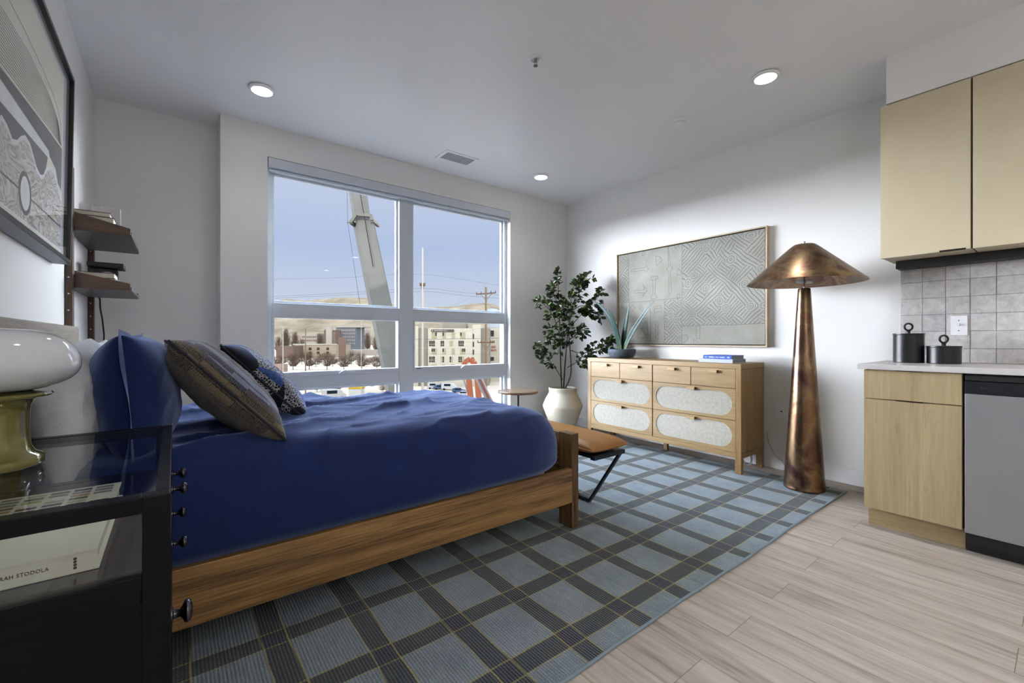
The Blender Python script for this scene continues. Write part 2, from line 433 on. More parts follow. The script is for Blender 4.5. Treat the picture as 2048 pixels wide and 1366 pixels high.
q = MB(); q.grid(rugf, 120, 80); q.build('pile', M_rug, rug, 180)
M_bind = plain('rug_binding', (128, 146, 156), .9, bumps=.4, bscale=300)
q = MB(); pts = [(RX0+(RX1-RX0)*k/120, rugf(k/120, 0)[1], .005) for k in range(121)]
q.tube(pts, .006, 8); q.build('bound_edge', M_bind, rug, 60)
q = MB()
for k in range(340):
    y = RY0+.01+(RY1-RY0-.02)*k/339; L = .012+.02*random.random(); a = random.uniform(-.4, .4)
    q.tube([(RX1-.006, y, .006), (RX1+L*.5, y+a*L*.5, .004+.004*random.random()), (RX1+L, y+a*L, .003)], .0016, 4)
fo = q.build('fringe', plain('fringe_yarn', (172, 180, 186), .9), rug, 60); fo['kind'] = 'stuff'

# ================================================================== BED
M_oakX = wood('walnut_oak_x', (76, 54, 30), (164, 126, 76), 0, 150, .42, 34, 6, 1.5)
M_oakY = wood('walnut_oak_y', (76, 54, 30), (164, 126, 76), 1, 150, .42, 34, 6, 1.5)
M_oakZ = wood('walnut_oak_z', (58, 40, 24), (140, 104, 62), 2, 150, .42, 34, 6, 1.5)
M_greyoak = wood('grey_oak_headboard', (126, 118, 108), (172, 164, 152), 1, 90, .4, 14, 4)
BY0, BY1 = 1.68, 3.035
bed = empty('platform_bed', 'low oak platform bed frame with wide side rail and square footboard posts', 'bed', (.7, 2.36, 0))
q = MB(); q.box(-.37, 1.724, BY0, BY0+.03, .155, .342, .003); q.build('side_rail', M_oakX, bed)
q = MB(); q.box(-.37, 1.724, BY1-.03, BY1, .155, .342, .003); q.build('side_rail', M_oakX, bed)
for y0, y1 in ((BY0, BY0+.103), (BY1-.103, BY1)):
    MB().box(1.724, 1.774, y0, y1, .0105, .53, .003).build('post', M_oakZ, bed)
MB().box(1.732, 1.766, BY0+.103, BY1-.103, .16, .524, .003).build('footboard', M_oakY, bed)
q = MB()
for i in range(7): q.box(-.34+i*.3, -.25+i*.3, BY0+.03, BY1-.03, .26, .28)
q.build('slat', M_oakY, bed)
MB().box(-.412, -.37, 1.665, 3.01, .25, 1.112, .006).build('headboard', M_greyoak, bed)
for y in (BY0+.02, BY1-.09): MB().box(-.412, -.372, y, y+.06, .0105, .25, .003).build('leg', M_oakZ, bed)

def fabric(name, col, sheen=.5, sheen_tint=(160, 180, 235), weave=.25, rough=.85, sc=420, var=.18):
    m, nt, b = new_mat(name); c = s2l(col)
    v = coords(nt)
    n1 = tex_noise(nt, v, sc, 2, .6); n2 = tex_noise(nt, v, 9, 4, .6)
    lo = tuple(x*(1-var) for x in c); hi = tuple(x*(1+var) for x in c)
    f = math_n(nt, 'ADD', math_n(nt, 'MULTIPLY', n1, .5), math_n(nt, 'MULTIPLY', n2, .5))
    nt.links.new(ramp(nt, f, [(.35, lo), (.65, hi)]), b.inputs['Base Color'])
    setp(b, Roughness=rough, **{'Specular_IOR_Level': .2, 'Sheen_Weight': sheen, 'Sheen_Roughness': .45, 'Sheen_Tint': (*s2l(sheen_tint), 1)})
    w1 = nd(nt, 'ShaderNodeTexWave', wave_type='BANDS', bands_direction='X'); w1.inputs['Scale'].default_value = 130; w1.inputs['Distortion'].default_value = 1.5
    w2 = nd(nt, 'ShaderNodeTexWave', wave_type='BANDS', bands_direction='Y'); w2.inputs['Scale'].default_value = 130; w2.inputs['Distortion'].default_value = 1.5
    for w_ in (w1, w2): nt.links.new(v, w_.inputs['Vector'])
    h = math_n(nt, 'ADD', math_n(nt, 'MULTIPLY', math_n(nt, 'ADD', w1.outputs['Fac'], w2.outputs['Fac']), .3), n1)
    n3 = tex_noise(nt, v, 38, 5, .65, .8)
    h = math_n(nt, 'ADD', h, math_n(nt, 'MULTIPLY', n3, 3.))
    bump(nt, b, h, weave, .003)
    return m
M_navy = fabric('navy_linen', (22, 38, 86), .95, (170, 190, 240))
M_whitelin = fabric('white_cotton', (206, 209, 214), .1, (255, 255, 255), .12)

def comforter():
    X0, X1, Ya, Yb, Z0, Z1 = -.33, 1.719, 1.663, 3.052, .343, .688
    rx, ry, rz = .30, .15, .24
    def wr(x, y, z, top):
        p = Vector((x*1.1+y*.45, y*2.0-x*.35, z*1.5))
        n = noise.noise(p*1.5)*.5
        r1 = 1-abs(noise.noise(Vector((x*1.0+.9*y, y*4.2-x*1.2, 3.1+z))))
        r2 = 1-abs(noise.noise(Vector((x*3.1+y*.6, y*7-x*1.5, 7.7+z*2))))
        f = noise.noise(Vector((x*9, y*17, z*9)))
        a = max(0., min(1., (1.75-x)/.7))
        return (n*.022+(r1**6)*.032*a*top+(r2**7)*.016*(.3+.7*a)*top+f*.0022)
    def fold(p):
        q = Vector((min(p.x, X1-rx), max(Ya+ry, min(p.y, Yb-ry)), min(p.z, Z1-rz)))
        d = Vector(((p.x-q.x)/rx, (p.y-q.y)/ry, (p.z-q.z)/rz))
        L = d.length
        if L > 1e-9:
            d2 = d/L; r = q+Vector((d2.x*rx, d2.y*ry, d2.z*rz))
            n = Vector((d2.x/rx, d2.y/ry, d2.z/rz)).normalized()
        else: r = p.copy(); n = Vector((0, 0, 1))
        low = max(0, min(1, (r.z-Z0)/.12)); top = max(0, n.z)
        amp = wr(r.x, r.y, r.z, .25+.75*top)*(low*.9+.1)
        amp = amp*(.7+.3*top)-.004*(1-top)
        r = r+n*(amp-.006)
        # hem drawn in where it tucks behind the rail
        if r.z < Z0+.05:
            t = 1-(r.z-Z0)/.05
            r.y += (.030*t*t)*(1 if p.y < 2.3 else -1); r.x -= .02*t*t
        if r.x > 1.723: r.x = 1.723
        return r
    b = bmesh.new()
    def face(fn, nu, nv):
        V = [[b.verts.new(fold(Vector(fn(i/nu, j/nv)))) for j in range(nv+1)] for i in range(nu+1)]
        for i in range(nu):
            for j in range(nv): b.faces.new((V[i][j], V[i+1][j], V[i+1][j+1], V[i][j+1]))
    NX, NY, NZ = 170, 110, 34
    face(lambda u, v: (X0+(X1-X0)*u, Ya+(Yb-Ya)*v, Z1), NX, NY)
    face(lambda u, v: (X0+(X1-X0)*u, Ya, Z0+(Z1-Z0)*v), NX, NZ)
    face(lambda u, v: (X0+(X1-X0)*u, Yb, Z0+(Z1-Z0)*v), NX, NZ)
    face(lambda u, v: (X1, Ya+(Yb-Ya)*u, Z0+(Z1-Z0)*v), NY, NZ)
    bmesh.ops.remove_doubles(b, verts=b.verts[:], dist=.0004)
    bmesh.ops.recalc_face_normals(b, faces=b.faces[:])
    m = MB(); m.add(b); return m
co_ = empty('duvet', 'rumpled navy blue linen duvet covering the whole bed', 'bedding', (.7, 2.36, .343))
comforter().build('duvet_cover', M_navy, co_, 180)
q = MB(); q.box(-.345, 1.60, 1.745, 2.97, .285, .48, .05, None, 4); q.build('mattress', M_whitelin, co_, 40)

def pillow(name, label, group, c, ax, ay, w, h, T, mat, pipe=None, flange=0., seed=1, wrinkle=.010, power=.42, ear=.05, cat='pillow'):
    """ax: width direction, ay: height direction"""
    ax = Vector(ax).normalized(); ay = Vector(ay); ay = (ay-ax*ay.dot(ax)).normalized(); n = ax.cross(ay)
    t = empty(name, label, cat, c, group)
    M = Matrix(((ax.x, ay.x, n.x), (ax.y, ay.y, n.y), (ax.z, ay.z, n.z)))
    t.rotation_euler = M.to_euler()
    t['_o'] = [0, 0, 0]
    N = 44
    def outline(u, v):
        x = w/2*u*(1-ear*1.6*(1-v*v)*abs(u)**3); y = h/2*v*(1-ear*1.6*(1-u*u)*abs(v)**3)
        return x, y
    q = MB()
    for sgn in (1, -1):
        def fn(a, b_, sgn=sgn):
            u = math.sin((a-.5)*PI); v = math.sin((b_-.5)*PI)
            x, y = outline(u, v)
            e = max(0, (1-u*u)*(1-v*v))
            z = T/2*e**power
            z *= 1+.09*noise.noise(Vector((x*5, y*5, seed*3.1+sgn)))
            k = noise.noise(Vector((x*11+seed, y*11, sgn*5)))
            z += wrinkle*(1-abs(k))**4*min(1, e*3)-wrinkle*.4*min(1, e*3)
            return (x, y, sgn*z)
        q.grid(fn, N, N)
    bm = q.bm; bmesh.ops.remove_doubles(bm, verts=bm.verts[:], dist=.0008); bmesh.ops.recalc_face_normals(bm, faces=bm.faces[:])
    q.build('pillow_case', mat, t, 180, off=(0,0,0))
    if pipe:
        pts = []
        for s_ in range(4):
            for k in range(24):
                f = -1+2*k/24
                u, v = ((f, -1), (1, f), (-f, 1), (-1, -f))[s_]
                x, y = outline(u, v); pts.append((x, y, 0))
        pts.append(pts[0])
        MB().tube(pts, .0045, 8).build('piping', pipe, t, 60, off=(0,0,0))
    if flange:
        q = MB()
        def fl(a, b_):
            th = a*4; s_ = int(th) % 4; f = -1+2*(th-int(th))
            u, v = ((f, -1), (1, f), (-f, 1), (-1, -f))[s_]
            x, y = outline(u, v); g = 1+b_*flange/(w/2)
            z = .005*math.sin(a*34+seed)*b_+.004*math.sin(a*13)*b_
            return (x*g, y*g, z)
        q.grid(fl, 160, 4); q.build('flange', mat, t, 180, off=(0,0,0))
    return t
# white sleeping pillows against the headboard
pillow('bed_pillow', 'plump white pillow beside the mushroom lamp, leaning on the headboard', None, (-.252, 2.03, .84), (.04, 1, 0), (-.10, 0, 1), .66, .43, .165, M_whitelin, seed=2, wrinkle=.012, power=.36)
pillow('bed_pillow', 'white pillow farther along the headboard, mostly hidden behind the navy one', None, (-.252, 2.70, .84), (0, 1, 0), (-.10, 0, 1), .60, .42, .16, M_whitelin, seed=5)
pillow('euro_pillow', 'navy linen sham pillow with a loose flange, standing in front of the white pillow', None, (-.100, 2.06, .862), (.03, 1, 0), (-.08, 0, 1), .62, .40, .235, M_navy, flange=.030, seed=9, wrinkle=.007, power=.33)
pillow('euro_pillow', 'second navy sham pillow half hidden behind the striped cushion', None, (-.09, 2.70, .855), (0, 1, 0), (-.08, 0, 1), .58, .38, .20, M_navy, flange=.025, seed=12, wrinkle=.007, power=.33)

def stripe_mat():
    m, nt, b = new_mat('striped_handwoven')
    tc = nd(nt, 'ShaderNodeTexCoord'); sp = nd(nt, 'ShaderNodeSeparateXYZ')
    wv = tex_noise(nt, tc.outputs['Object'], 3, 2)
    nt.links.new(tc.outputs['Object'], sp.inputs[0])
    x = math_n(nt, 'ADD', sp.outputs[0], math_n(nt, 'MULTIPLY', math_n(nt, 'SUBTRACT', wv, .5), .015))
    y = sp.outputs[1]; z = sp.outputs[2]
    # stripes run from the top edge to the bottom edge; both faces count outward from the near seam
    t = math_n(nt, 'FRACT', math_n(nt, 'ADD', math_n(nt, 'ADD', math_n(nt, 'MULTIPLY', z, 4.4), math_n(nt, 'MULTIPLY', math_n(nt, 'ADD', x, .25), .9)), .47))
    k = s2l((10, 10, 13)); br = s2l((50, 42, 37)); gy = s2l((60, 59, 62)); kh = s2l((92, 82, 62)); nv = s2l((16, 32, 74)); lb = s2l((112, 128, 160)); dk = s2l((26, 25, 29))
    A = [(0, k), (.05, dk), (.13, k), (.16, br), (.24, k), (.265, gy), (.34, kh), (.43, k), (.45, br), (.53, kh), (.60, k), (.625, nv), (.69, lb), (.77, nv), (.80, lb), (.89, nv)]
    B = [(0, dk), (.05, gy), (.13, k), (.16, dk), (.24, k), (.265, br), (.34, dk), (.43, k), (.45, kh), (.53, br), (.60, k), (.625, gy), (.69, nv), (.77, gy), (.80, lb), (.89, k)]
    ca = ramp(nt, t, A, 'CONSTANT'); cb = ramp(nt, t, B, 'CONSTANT')
    blk = math_n(nt, 'SINE', math_n(nt, 'ADD', math_n(nt, 'MULTIPLY', y, 20), math_n(nt, 'MULTIPLY', math_n(nt, 'FLOOR', math_n(nt, 'MULTIPLY', x, 34)), 1.9)))
    col = mixc(nt, math_n(nt, 'GREATER_THAN', blk, .1), ca, cb)
    n1 = tex_noise(nt, tc.outputs['Object'], 330, 2, .7)
    wf = nd(nt, 'ShaderNodeTexWave', wave_type='BANDS', bands_direction='Y'); wf.inputs['Scale'].default_value = 70; wf.inputs['Distortion'].default_value = 6
    nt.links.new(tc.outputs['Object'], wf.inputs['Vector'])
    sp2 = math_n(nt, 'MULTIPLY', n1, wf.outputs['Fac'])
    col = mixc(nt, ramp(nt, sp2, [(.28, (0,)*3), (.58, (.7,)*3)]), col, s2l((170, 160, 144)))
    nt.links.new(col, b.inputs['Base Color'])
    setp(b, Roughness=.9, **{'Specular_IOR_Level': .2, 'Sheen_Weight': .3, 'Sheen_Roughness': .5})
    bump(nt, b, math_n(nt, 'ADD', n1, wf.outputs['Fac']), .5, .004)
    return m
def patch_mat():
    m, nt, b = new_mat('batik_denim')
    tc = nd(nt, 'ShaderNodeTexCoord')
    mp = nd(nt, 'ShaderNodeMapping'); mp.inputs['Scale'].default_value = (1, 1, .25); nt.links.new(tc.outputs['Object'], mp.inputs[0])
    v1 = nd(nt, 'ShaderNodeTexVoronoi', feature='F1'); v1.inputs['Scale'].default_value = 6.5; nt.links.new(mp.outputs[0], v1.inputs['Vector'])
    sc = nd(nt, 'ShaderNodeSeparateColor'); nt.links.new(v1.outputs['Color'], sc.inputs[0])
    v2 = nd(nt, 'ShaderNodeTexVoronoi', feature='DISTANCE_TO_EDGE'); v2.inputs['Scale'].default_value = 85; nt.links.new(tc.outputs['Object'], v2.inputs['Vector'])
    n2 = tex_noise(nt, tc.outputs['Object'], 60, 4, .7)
    denim = ramp(nt, n2, [(.3, s2l((28, 46, 98))), (.7, s2l((62, 88, 148)))])
    dots = mixc(nt, math_n(nt, 'LESS_THAN', v2.outputs['Distance'], .09), s2l((20, 20, 26)), s2l((168, 168, 166)))
    kf = math_n(nt, 'GREATER_THAN', sc.outputs[0], .55); df = math_n(nt, 'LESS_THAN', sc.outputs[0], .30)
    col = mixc(nt, kf, denim, s2l((20, 20, 28))); col = mixc(nt, df, col, dots)
    nt.links.new(col, b.inputs['Base Color'])
    setp(b, Roughness=.9, **{'Specular_IOR_Level': .2, 'Sheen_Weight': .35, 'Sheen_Roughness': .5, 'Sheen_Tint': (*s2l((170, 190, 240)), 1)})
    bump(nt, b, n2, .3, .003)
    return m
M_bk0 = plain('dark_piping', (30, 34, 50), .8)
pillow('throw_cushion', 'fat cushion in brown, black and blue handwoven stripes, nearest the nightstand', None, (.146, 1.985, .866), (-.03, 1, .0), (-.40, .0, .43), .50, .49, .19, stripe_mat(), M_bk0, seed=20, wrinkle=.006, power=.42, ear=.07)
pillow('throw_cushion', 'denim blue cushion with black and dotted patches, behind the striped cushion', None, (.345, 2.44, .842), (.07, 1, .0), (-.38, .0, .40), .48, .50, .18, patch_mat(), M_bk0, seed=31, wrinkle=.006, power=.42, ear=.07)

# ================================================================== NIGHTSTAND
M_ink = plain('ink_blue_metal', (8, 10, 17), .30, 0, .16, .1, 14, bumps=.03)
M_knob = plain('gunmetal_knob', (78, 76, 84), .24, 1.)
M_tglass = glass_mat('table_glass', (250, 252, 252), 0., 1.55)
NX0, NX1, NY0, NY1, NZ = -.425, -.004, .898, 1.615, .80
ns = empty('nightstand', 'dark blue metal nightstand with glass top and small round knobs beside the bed', 'nightstand', (-.215, 1.256, 0))
q = MB(); r_ = .026
for x0, x1 in ((NX0, NX0+.036), (NX1-.036, NX1)):
    for y0, y1 in ((NY0, NY0+.03), (NY1-.03, NY1)): q.box(x0, x1, y0, y1, 0, NZ, .002)
for z0, z1 in ((NZ-r_, NZ), (.655, .677)):
    q.box(NX0+.036, NX1-.036, NY0, NY0+.03, z0, z1, .002); q.box(NX0+.036, NX1-.036, NY1-.03, NY1, z0, z1, .002)
    q.box(NX0, NX0+.03, NY0+.03, NY1-.03, z0, z1, .002); q.box(NX1-.02, NX1, NY0+.03, NY1-.03, z0, z1, .002)
q.build('metal_frame', M_ink, ns)
MB().box(NX0+.022, NX1-.014, NY0+.022, NY1-.022, NZ-.008, NZ-.001, .001).build('glass_top', M_tglass, ns)
MB().box(NX0+.034, NX1-.034, NY0+.008, NY0+.012, .676, NZ-r_+.001).build('side_glass', M_tglass, ns)
MB().box(NX0+.02, NX1-.012, NY0+.02, NY1-.02, .668, .676).build('shelf', plain('shelf_metal', (26, 30, 42), .14, .3), ns)
q = MB(); q.box(NX0+.036, NX1-.036, NY0+.010, NY0+.016, .12, .655); q.box(NX0+.036, NX1-.036, NY1-.016, NY1-.01, .12, .655)
q.box(NX0+.004, NX0+.01, NY0+.03, NY1-.03, .12, .655)
q.box(NX0+.01, NX1-.036, NY0+.016, NY1-.016, .12, .13)
q.build('cabinet_side', M_ink, ns)
for z0, z1 in ((.12, .16), (.63, .655)): MB().box(NX0+.036, NX1-.036, NY0+.004, NY0+.010, z0, z1, .002).build('panel_border', M_ink, ns)
ym = (NY0+NY1)/2
for y0, y1 in ((NY0+.034, ym-.003), (ym+.003, NY1-.034)):
    for z0, z1 in ((.14, .40), (.405, .652)):
        d = MB().box(NX1-.018, NX1-.002, y0, y1, z0, z1, .002).build('drawer', M_ink, ns)
def knob(y, z, par, r=.0125):
    prof = [(0, 0), (r*.85, 0), (r*.85, .003), (r*.42, .005), (r*.36, .014), (r*.55, .017), (r, .021), (r*1.08, .0255), (r*.9, .030), (r*.5, .0325), (0, .033)]
    MB().lathe(prof, (NX1-.001, y, z), 24, None, Matrix.Rotation(PI/2, 4, 'Y')).build('knob', M_knob, par, 60)
for y, z in ((1.0, .55), (1.345, .55), (1.50, .575), (1.345, .683), (1.50, .683)): knob(y, z, ns, .0185 if y < 1.1 else .013)

# coffee-table book in the glass case
def text_mesh(s, size, loc, rot, mat, parent, name='lettering', ext=.0004, space=1., align='RIGHT', sx=1.):
    c = bpy.data.curves.new(name, 'FONT'); c.body = s; c.size = size; c.extrude = ext; c.align_x = align; c.align_y = 'CENTER'; c.space_character = space
    c.resolution_u = 3
    o = bpy.data.objects.new('tmp_text', c); COL.objects.link(o)
    dg = bpy.context.evaluated_depsgraph_get(); me = bpy.data.meshes.new_from_object(o.evaluated_get(dg))
    bpy.data.objects.remove(o)
    me.transform(Matrix.Diagonal((sx, 1, 1, 1)))
    off = Vector(parent['_o']) if '_o' in parent else Vector((0, 0, 0))
    me.transform(Matrix.Translation(Vector(loc)-off) @ rot)
    me.name = name; me.materials.clear(); me.materials.append(mat)
    o = bpy.data.objects.new(name, me); COL.objects.link(o); o.parent = parent; return o
M_page = plain('book_pages', (214, 210, 198), .8, bumps=.2, bscale=900)
M_cream = plain('cream_cover', (228, 224, 208), .5, var=.03)
M_blackprint = plain('black_print', (22, 22, 24), .6)
ROTFRONT = Matrix.Rotation(PI/2, 4, 'X')                        # lettering facing -Y
bk = empty('hardcover_book', 'large white book with a colour chart cover lying in the glass nightstand', 'book', (-.25, 1.18, .677))
bx0, bx1, by0, by1 = -.405, -.098, .972, 1.385
q = MB(); q.box(bx0, bx1+.002, by0, by1, .677, .680, .0008); q.box(bx0, bx1, by0, by1, .708, .711, .0008)
q.box(bx0, bx1, by0, by0+.003, .6795, .7085, .0006); q.build('cover', M_cream, bk)
q = MB(); q.box(bx0+.004, bx1-.004, by0+.0035, by1-.004, .6805, .7075); q.build('page_block', M_page, bk)
text_mesh('SARAH STODOLA', .0080, (-.1530, by0-.0006, .6935), ROTFRONT, M_blackprint, bk, space=1.1, sx=.86)
q = MB()
for i in range(4):
    z = .7005-i*.0048
    q.lathe([(0, 0), (.0022, 0), (.0022, .0006), (0, .0006)], (-.1240, by0-.0004, z), 12, None, Matrix.Rotation(PI/2, 4, 'X'))
    if i: q.bar((-.1258, by0-.0003, z-.001), (-.1222, by0-.0003, z+.0005), .0005, .0012)
q.build('publisher_mark', M_blackprint, bk)
chips = {'chip_green': (150, 170, 70), 'chip_olive': (96, 96, 62), 'chip_brown': (92, 56, 40), 'chip_navy': (40, 48, 78), 'chip_grey': (128, 128, 124), 'chip_tan': (166, 140, 96), 'chip_sage': (168, 178, 140)}
cm = [plain(n_, c_, .5) for n_, c_ in chips.items()]
rr = random.Random(3); q = MB()
for i in range(8):
    for j in range(7):
        x = bx1-.012-i*.036; y = by1-.014-j*.022
        if rr.random() < .12: continue
        q.box(x-.029, x, y-.014, y, .7108, .7114, 0, cm[rr.randrange(7)])
q.build('colour_chips', None, bk)

# mushroom lamp
ml = empty('mushroom_lamp', 'mushroom lamp with glossy white glass shade and olive chrome base', 'table lamp', (-.285, 1.28, .80))
M_olive = plain('olive_gloss', (118, 112, 52), .10, .25, .6, .05, **{'Coat_Weight': .6, 'Coat_Roughness': .03})
M_opal = plain('opal_glass', (210, 214, 220), .08, 0, .6, .01, **{'Coat_Weight': .5, 'Coat_Roughness': .02})
cc = (-.285, 1.28, 0)
MB().lathe([(0, .8005), (.074, .8005), (.078, .804), (.078, .816), (.074, .820), (.064, .826), (.059, .838), (.057, .86), (.057, .905), (.059, .920), (.066, .931), (.078, .936), (0, .936)], cc, 64).build('lamp_base', M_olive, ml, 50)
MB().lathe([(0, .937), (.088, .937), (.0905, .940), (.088, .9445), (.06, .948), (0, .948)], cc, 64).build('collar', M_olive, ml, 50)
prof = [(.055, .9475)]
for k in range(1, 40):
    a = -PI/2+PI*k/40; rr_ = .1315*math.cos(a)**.62; z = 1.0+(.0535 if a < 0 else .071)*math.sin(a)
    if rr_ > .055 or a > 0: prof.append((rr_, z))
prof.append((0, 1.071))
MB().lathe(prof, cc, 72).build('lamp_shade', M_opal, ml, 180)

# ================================================================== WALL SHELVES, LEFT WALL
M_waln = wood('walnut_dark', (52, 36, 28), (104, 76, 56), 0, 100, .5, 12, 5)
M_walnZ = wood('walnut_upright', (48, 34, 28), (92, 68, 54), 2, 100, .5, 12, 5)
M_shelfb = plain('dark_shelf_board', (74, 68, 68), .45, var=.12)
su = empty('wall_shelf', 'dark walnut wall shelving with two boards on slotted uprights beside the framed print', 'shelf', (XL, 3.5, .9))
M_pin = plain('steel_pin', (210, 208, 204), .3, .9)
for y in (3.10, 3.838):
    u = MB().box(XL+.0005, -.4046, y, y+.05, .55, 1.93 if y < 3.5 else 1.72, .002).build('upright', M_walnZ, su)
    for i in range(12):
        z = .70+i*.083
        MB().lathe([(0, 0), (.0038, 0), (.0038, .002), (0, .002)], (-.419, y, z), 12, None, Matrix.Rotation(PI/2, 4, 'X')).build('shelf_pin', M_pin, u)
for zb, zt in ((1.618, 1.709), (1.3178, 1.402)):
    s_ = MB().box(XL+.001, -.183, 3.172, 3.80, zb, zb+.02, .002).build('shelf_board', M_shelfb, su)
    for y in (3.150, 3.80):
        MB().prism([(-.404, y, zb), (-.1875, y, zb), (-.1875, y, zb+.036), (-.404, y, zt)], (0, .02, 0), None, .0015).build('bracket', M_waln, s_)
M_dkcov = plain('dark_cover', (44, 42, 46), .5)
def book(name, label, x0, x1, y0, y1, z0, th, cov, group=None, spine='y0', pages=None, c=.0025, ins=.003):
    t = empty(name, label, 'book', ((x0+x1)/2, (y0+y1)/2, z0), group)
    q = MB(); q.box(x0, x1, y0, y1, z0+.0003, z0+c, .0005); q.box(x0, x1, y0, y1, z0+th-c, z0+th, .0005)
    if spine == 'x0': q.box(x0, x0+c, y0, y1, z0+c, z0+th-c)
    elif spine == 'x1': q.box(x1-c, x1, y0, y1, z0+c, z0+th-c)
    elif spine == 'y1': q.box(x0, x1, y1-c, y1, z0+c, z0+th-c)
    else: q.box(x0, x1, y0, y0+c, z0+c, z0+th-c)
    q.build('cover', cov, t)
    MB().box(x0+(c if spine == 'x0' else ins), x1-(c if spine == 'x1' else ins), y0+(c if spine == 'y0' else ins), y1-(c if spine == 'y1' else ins), z0+c, z0+th-c).build('page_block', pages or M_page, t)
    return t
book('shelf_book', 'thick book with cream page edges, lowest in the stack on the upper wall shelf', -.425, -.257, 3.20, 3.44, 1.638, .073, M_dkcov, spine='y1')
book('shelf_book', 'thin dark-covered book on top of the thick one on the upper wall shelf', -.428, -.272, 3.205, 3.43, 1.711, .025, M_dkcov, spine='y1')
book('shelf_book', 'book under another at the front of the lower wall shelf', -.42, -.252, 3.22, 3.42, 1.338, .045, M_dkcov, spine='y1')
book('shelf_book', 'slim cream-edged book topping the stack on the lower wall shelf', -.415, -.256, 3.225, 3.41, 1.383, .030, M_dkcov, spine='y1')
wb = empty('white_art_block', 'pale upright textured slab standing behind the books on the upper wall shelf', 'decoration', (-.325, 3.58, 1.638))
MB().box(-.393, -.257, 3.56, 3.60, 1.6385, 1.845, .004, None, 3).build('slab', plain('plaster_white', (196, 192, 190), .8, bumps=.5, bscale=60), wb)
bl = empty('black_shelf_lamp', 'black square-headed lamp with a round white globe on the lower wall shelf', 'lamp', (-.31, 3.56, 1.338))
M_bk = plain('matte_black', (16, 16, 18), .5)
q = MB(); q.box(-.385, -.268, 3.54, 3.60, 1.3382, 1.474, .004); q.build('lamp_body', M_bk, bl)
MB().box(-.395, -.237, 3.46, 3.63, 1.4742, 1.500, .003).build('lamp_head', M_bk, bl)
MB().lathe([(0, -.008), (.045, -.008), (.05, 0), (.045, .008), (0, .008)], (-.314, 3.527, 1.405), 40, None, Matrix.Rotation(PI/2, 4, 'X')).build('globe_disc', M_opal, bl, 40)
MB().tube([(-.375, 3.62, 1.36), (-.38, 3.77, 1.33), (-.374, 3.815, 1.31), (-.372, 3.812, 1.25), (-.362, 3.81, 1.18), (-.354, 3.81, 1.08), (-.36, 3.81, .8), (-.41, 3.81, .45)], .0042, 8).build('power_cord', M_bk, bl, 60)

# ================================================================== FRAMED PRINT, LEFT WALL
pr = empty('framed_print', 'large black-framed abstract print of dark bands, fine arcs and marbled waves', 'picture', (XL, 2.2, 1.393))
FY0, FY1, FZ0, FZ1, FX = 1.50, 2.820, 1.393, 2.245, -.372
M_bframe = plain('black_frame', (20, 21, 26), .35); M_frameside = plain('frame_side', (98, 102, 110), .4, var=.1)
q = MB(); wv_ = .018
q.box(XL+.002, FX, FY0, FY1, FZ0, FZ0+wv_, .0015); q.box(XL+.002, FX, FY0, FY1, FZ1-wv_, FZ1, .0015)
q.box(XL+.002, FX, FY0, FY0+wv_, FZ0+wv_, FZ1-wv_, .0015); q.box(XL+.002, FX, FY1-wv_, FY1, FZ0+wv_, FZ1-wv_, .0015)
q.build('frame', M_bframe, pr)
q = MB(); q.box(XL+.004, FX-.003, FY0+.003, FY1-.003, FZ0-.0012, FZ0-.0002); q.build('frame_underside', M_frameside, pr)
MB().box(FX-.010, FX-.008, FY0+wv_, FY1-wv_, FZ0+wv_, FZ1-wv_).build('glazing', glass_mat('picture_glass', (252, 253, 254), 0, 1.2), pr)
PXX = -.395
MB().box(PXX-.006, PXX-.001, FY0+wv_, FY1-wv_, FZ0+wv_, FZ1-wv_).build('mat_board', plain('mat_board_grey', (176, 182, 190), .7), pr)
art = MB().box(PXX-.001, PXX, FY0+.05, 2.735, 1.428, 2.205).build('print', plain('print_paper', (240, 234, 214), .7, var=.03), pr)
def yz(pts, x): return [(x, y, z) for y, z in pts]
def ribbon(mb, pts, w_, x, th=.0004, m=None):
    for a, b_ in zip(pts, pts[1:]):
        mb.bar((x, a[0], a[1]), (x, b_[0], b_[1]), w_, th, m, up=(1, 0, 0))
M_pg = plain('print_grey', (94, 94, 98), .7, var=.12, nscale=20); M_pl = plain('print_line', (70, 66, 62), .7); M_pw = plain('print_white', (244, 244, 242), .7)
M_pt = plain('print_taupe', (104, 94, 92), .7, var=.12)
L0, L1 = 1.56, 2.7
def C1(y):  # crest of the bundle of arcs
    P_ = [(1.5, 1.94), (1.84, 1.99), (1.957, 2.0), (2.161, 2.017), (2.457, 2.008), (2.6, 1.985), (2.66, 1.95), (2.70, 1.893)]
    for (a, b_), (c, d) in zip(P_, P_[1:]):
        if y <= c: return b_+(d-b_)*(y-a)/(c-a)
    return 1.893
def C0(y): return 1.80+(1.893-1.80)*(y-1.5)/(2.70-1.5)
q = MB()
for k in range(17):
    f = (k+1)/17
    ribbon(q, [(y, C0(y)+(C1(y)-C0(y))*f) for y in [1.56+1.14*i/26 for i in range(27)]], .0022, PXX+.0004)
oc = [(1.56, 2.03), (1.927, 2.056), (2.124, 2.062), (2.35, 2.056), (2.5, 2.045), (2.62, 2.02), (2.68, 1.98), (2.71, 1.90)]
ribbon(q, oc, .0024, PXX+.0004); q.build('fine_arcs', M_pl, art)
q = MB()
q.poly(yz([(1.56, 1.80), (2.474, 1.871), (2.718, 1.885), (2.718, 1.70), (2.643, 1.715), (2.60, 1.76), (2.485, 1.777), (2.474, 1.793), (1.56, 1.788)], PXX+.0006), M_pg)
q.poly(yz([(2.474, 1.793), (2.474, 1.868), (2.70, 1.88), (2.60, 1.80)], PXX+.0009), M_pt)
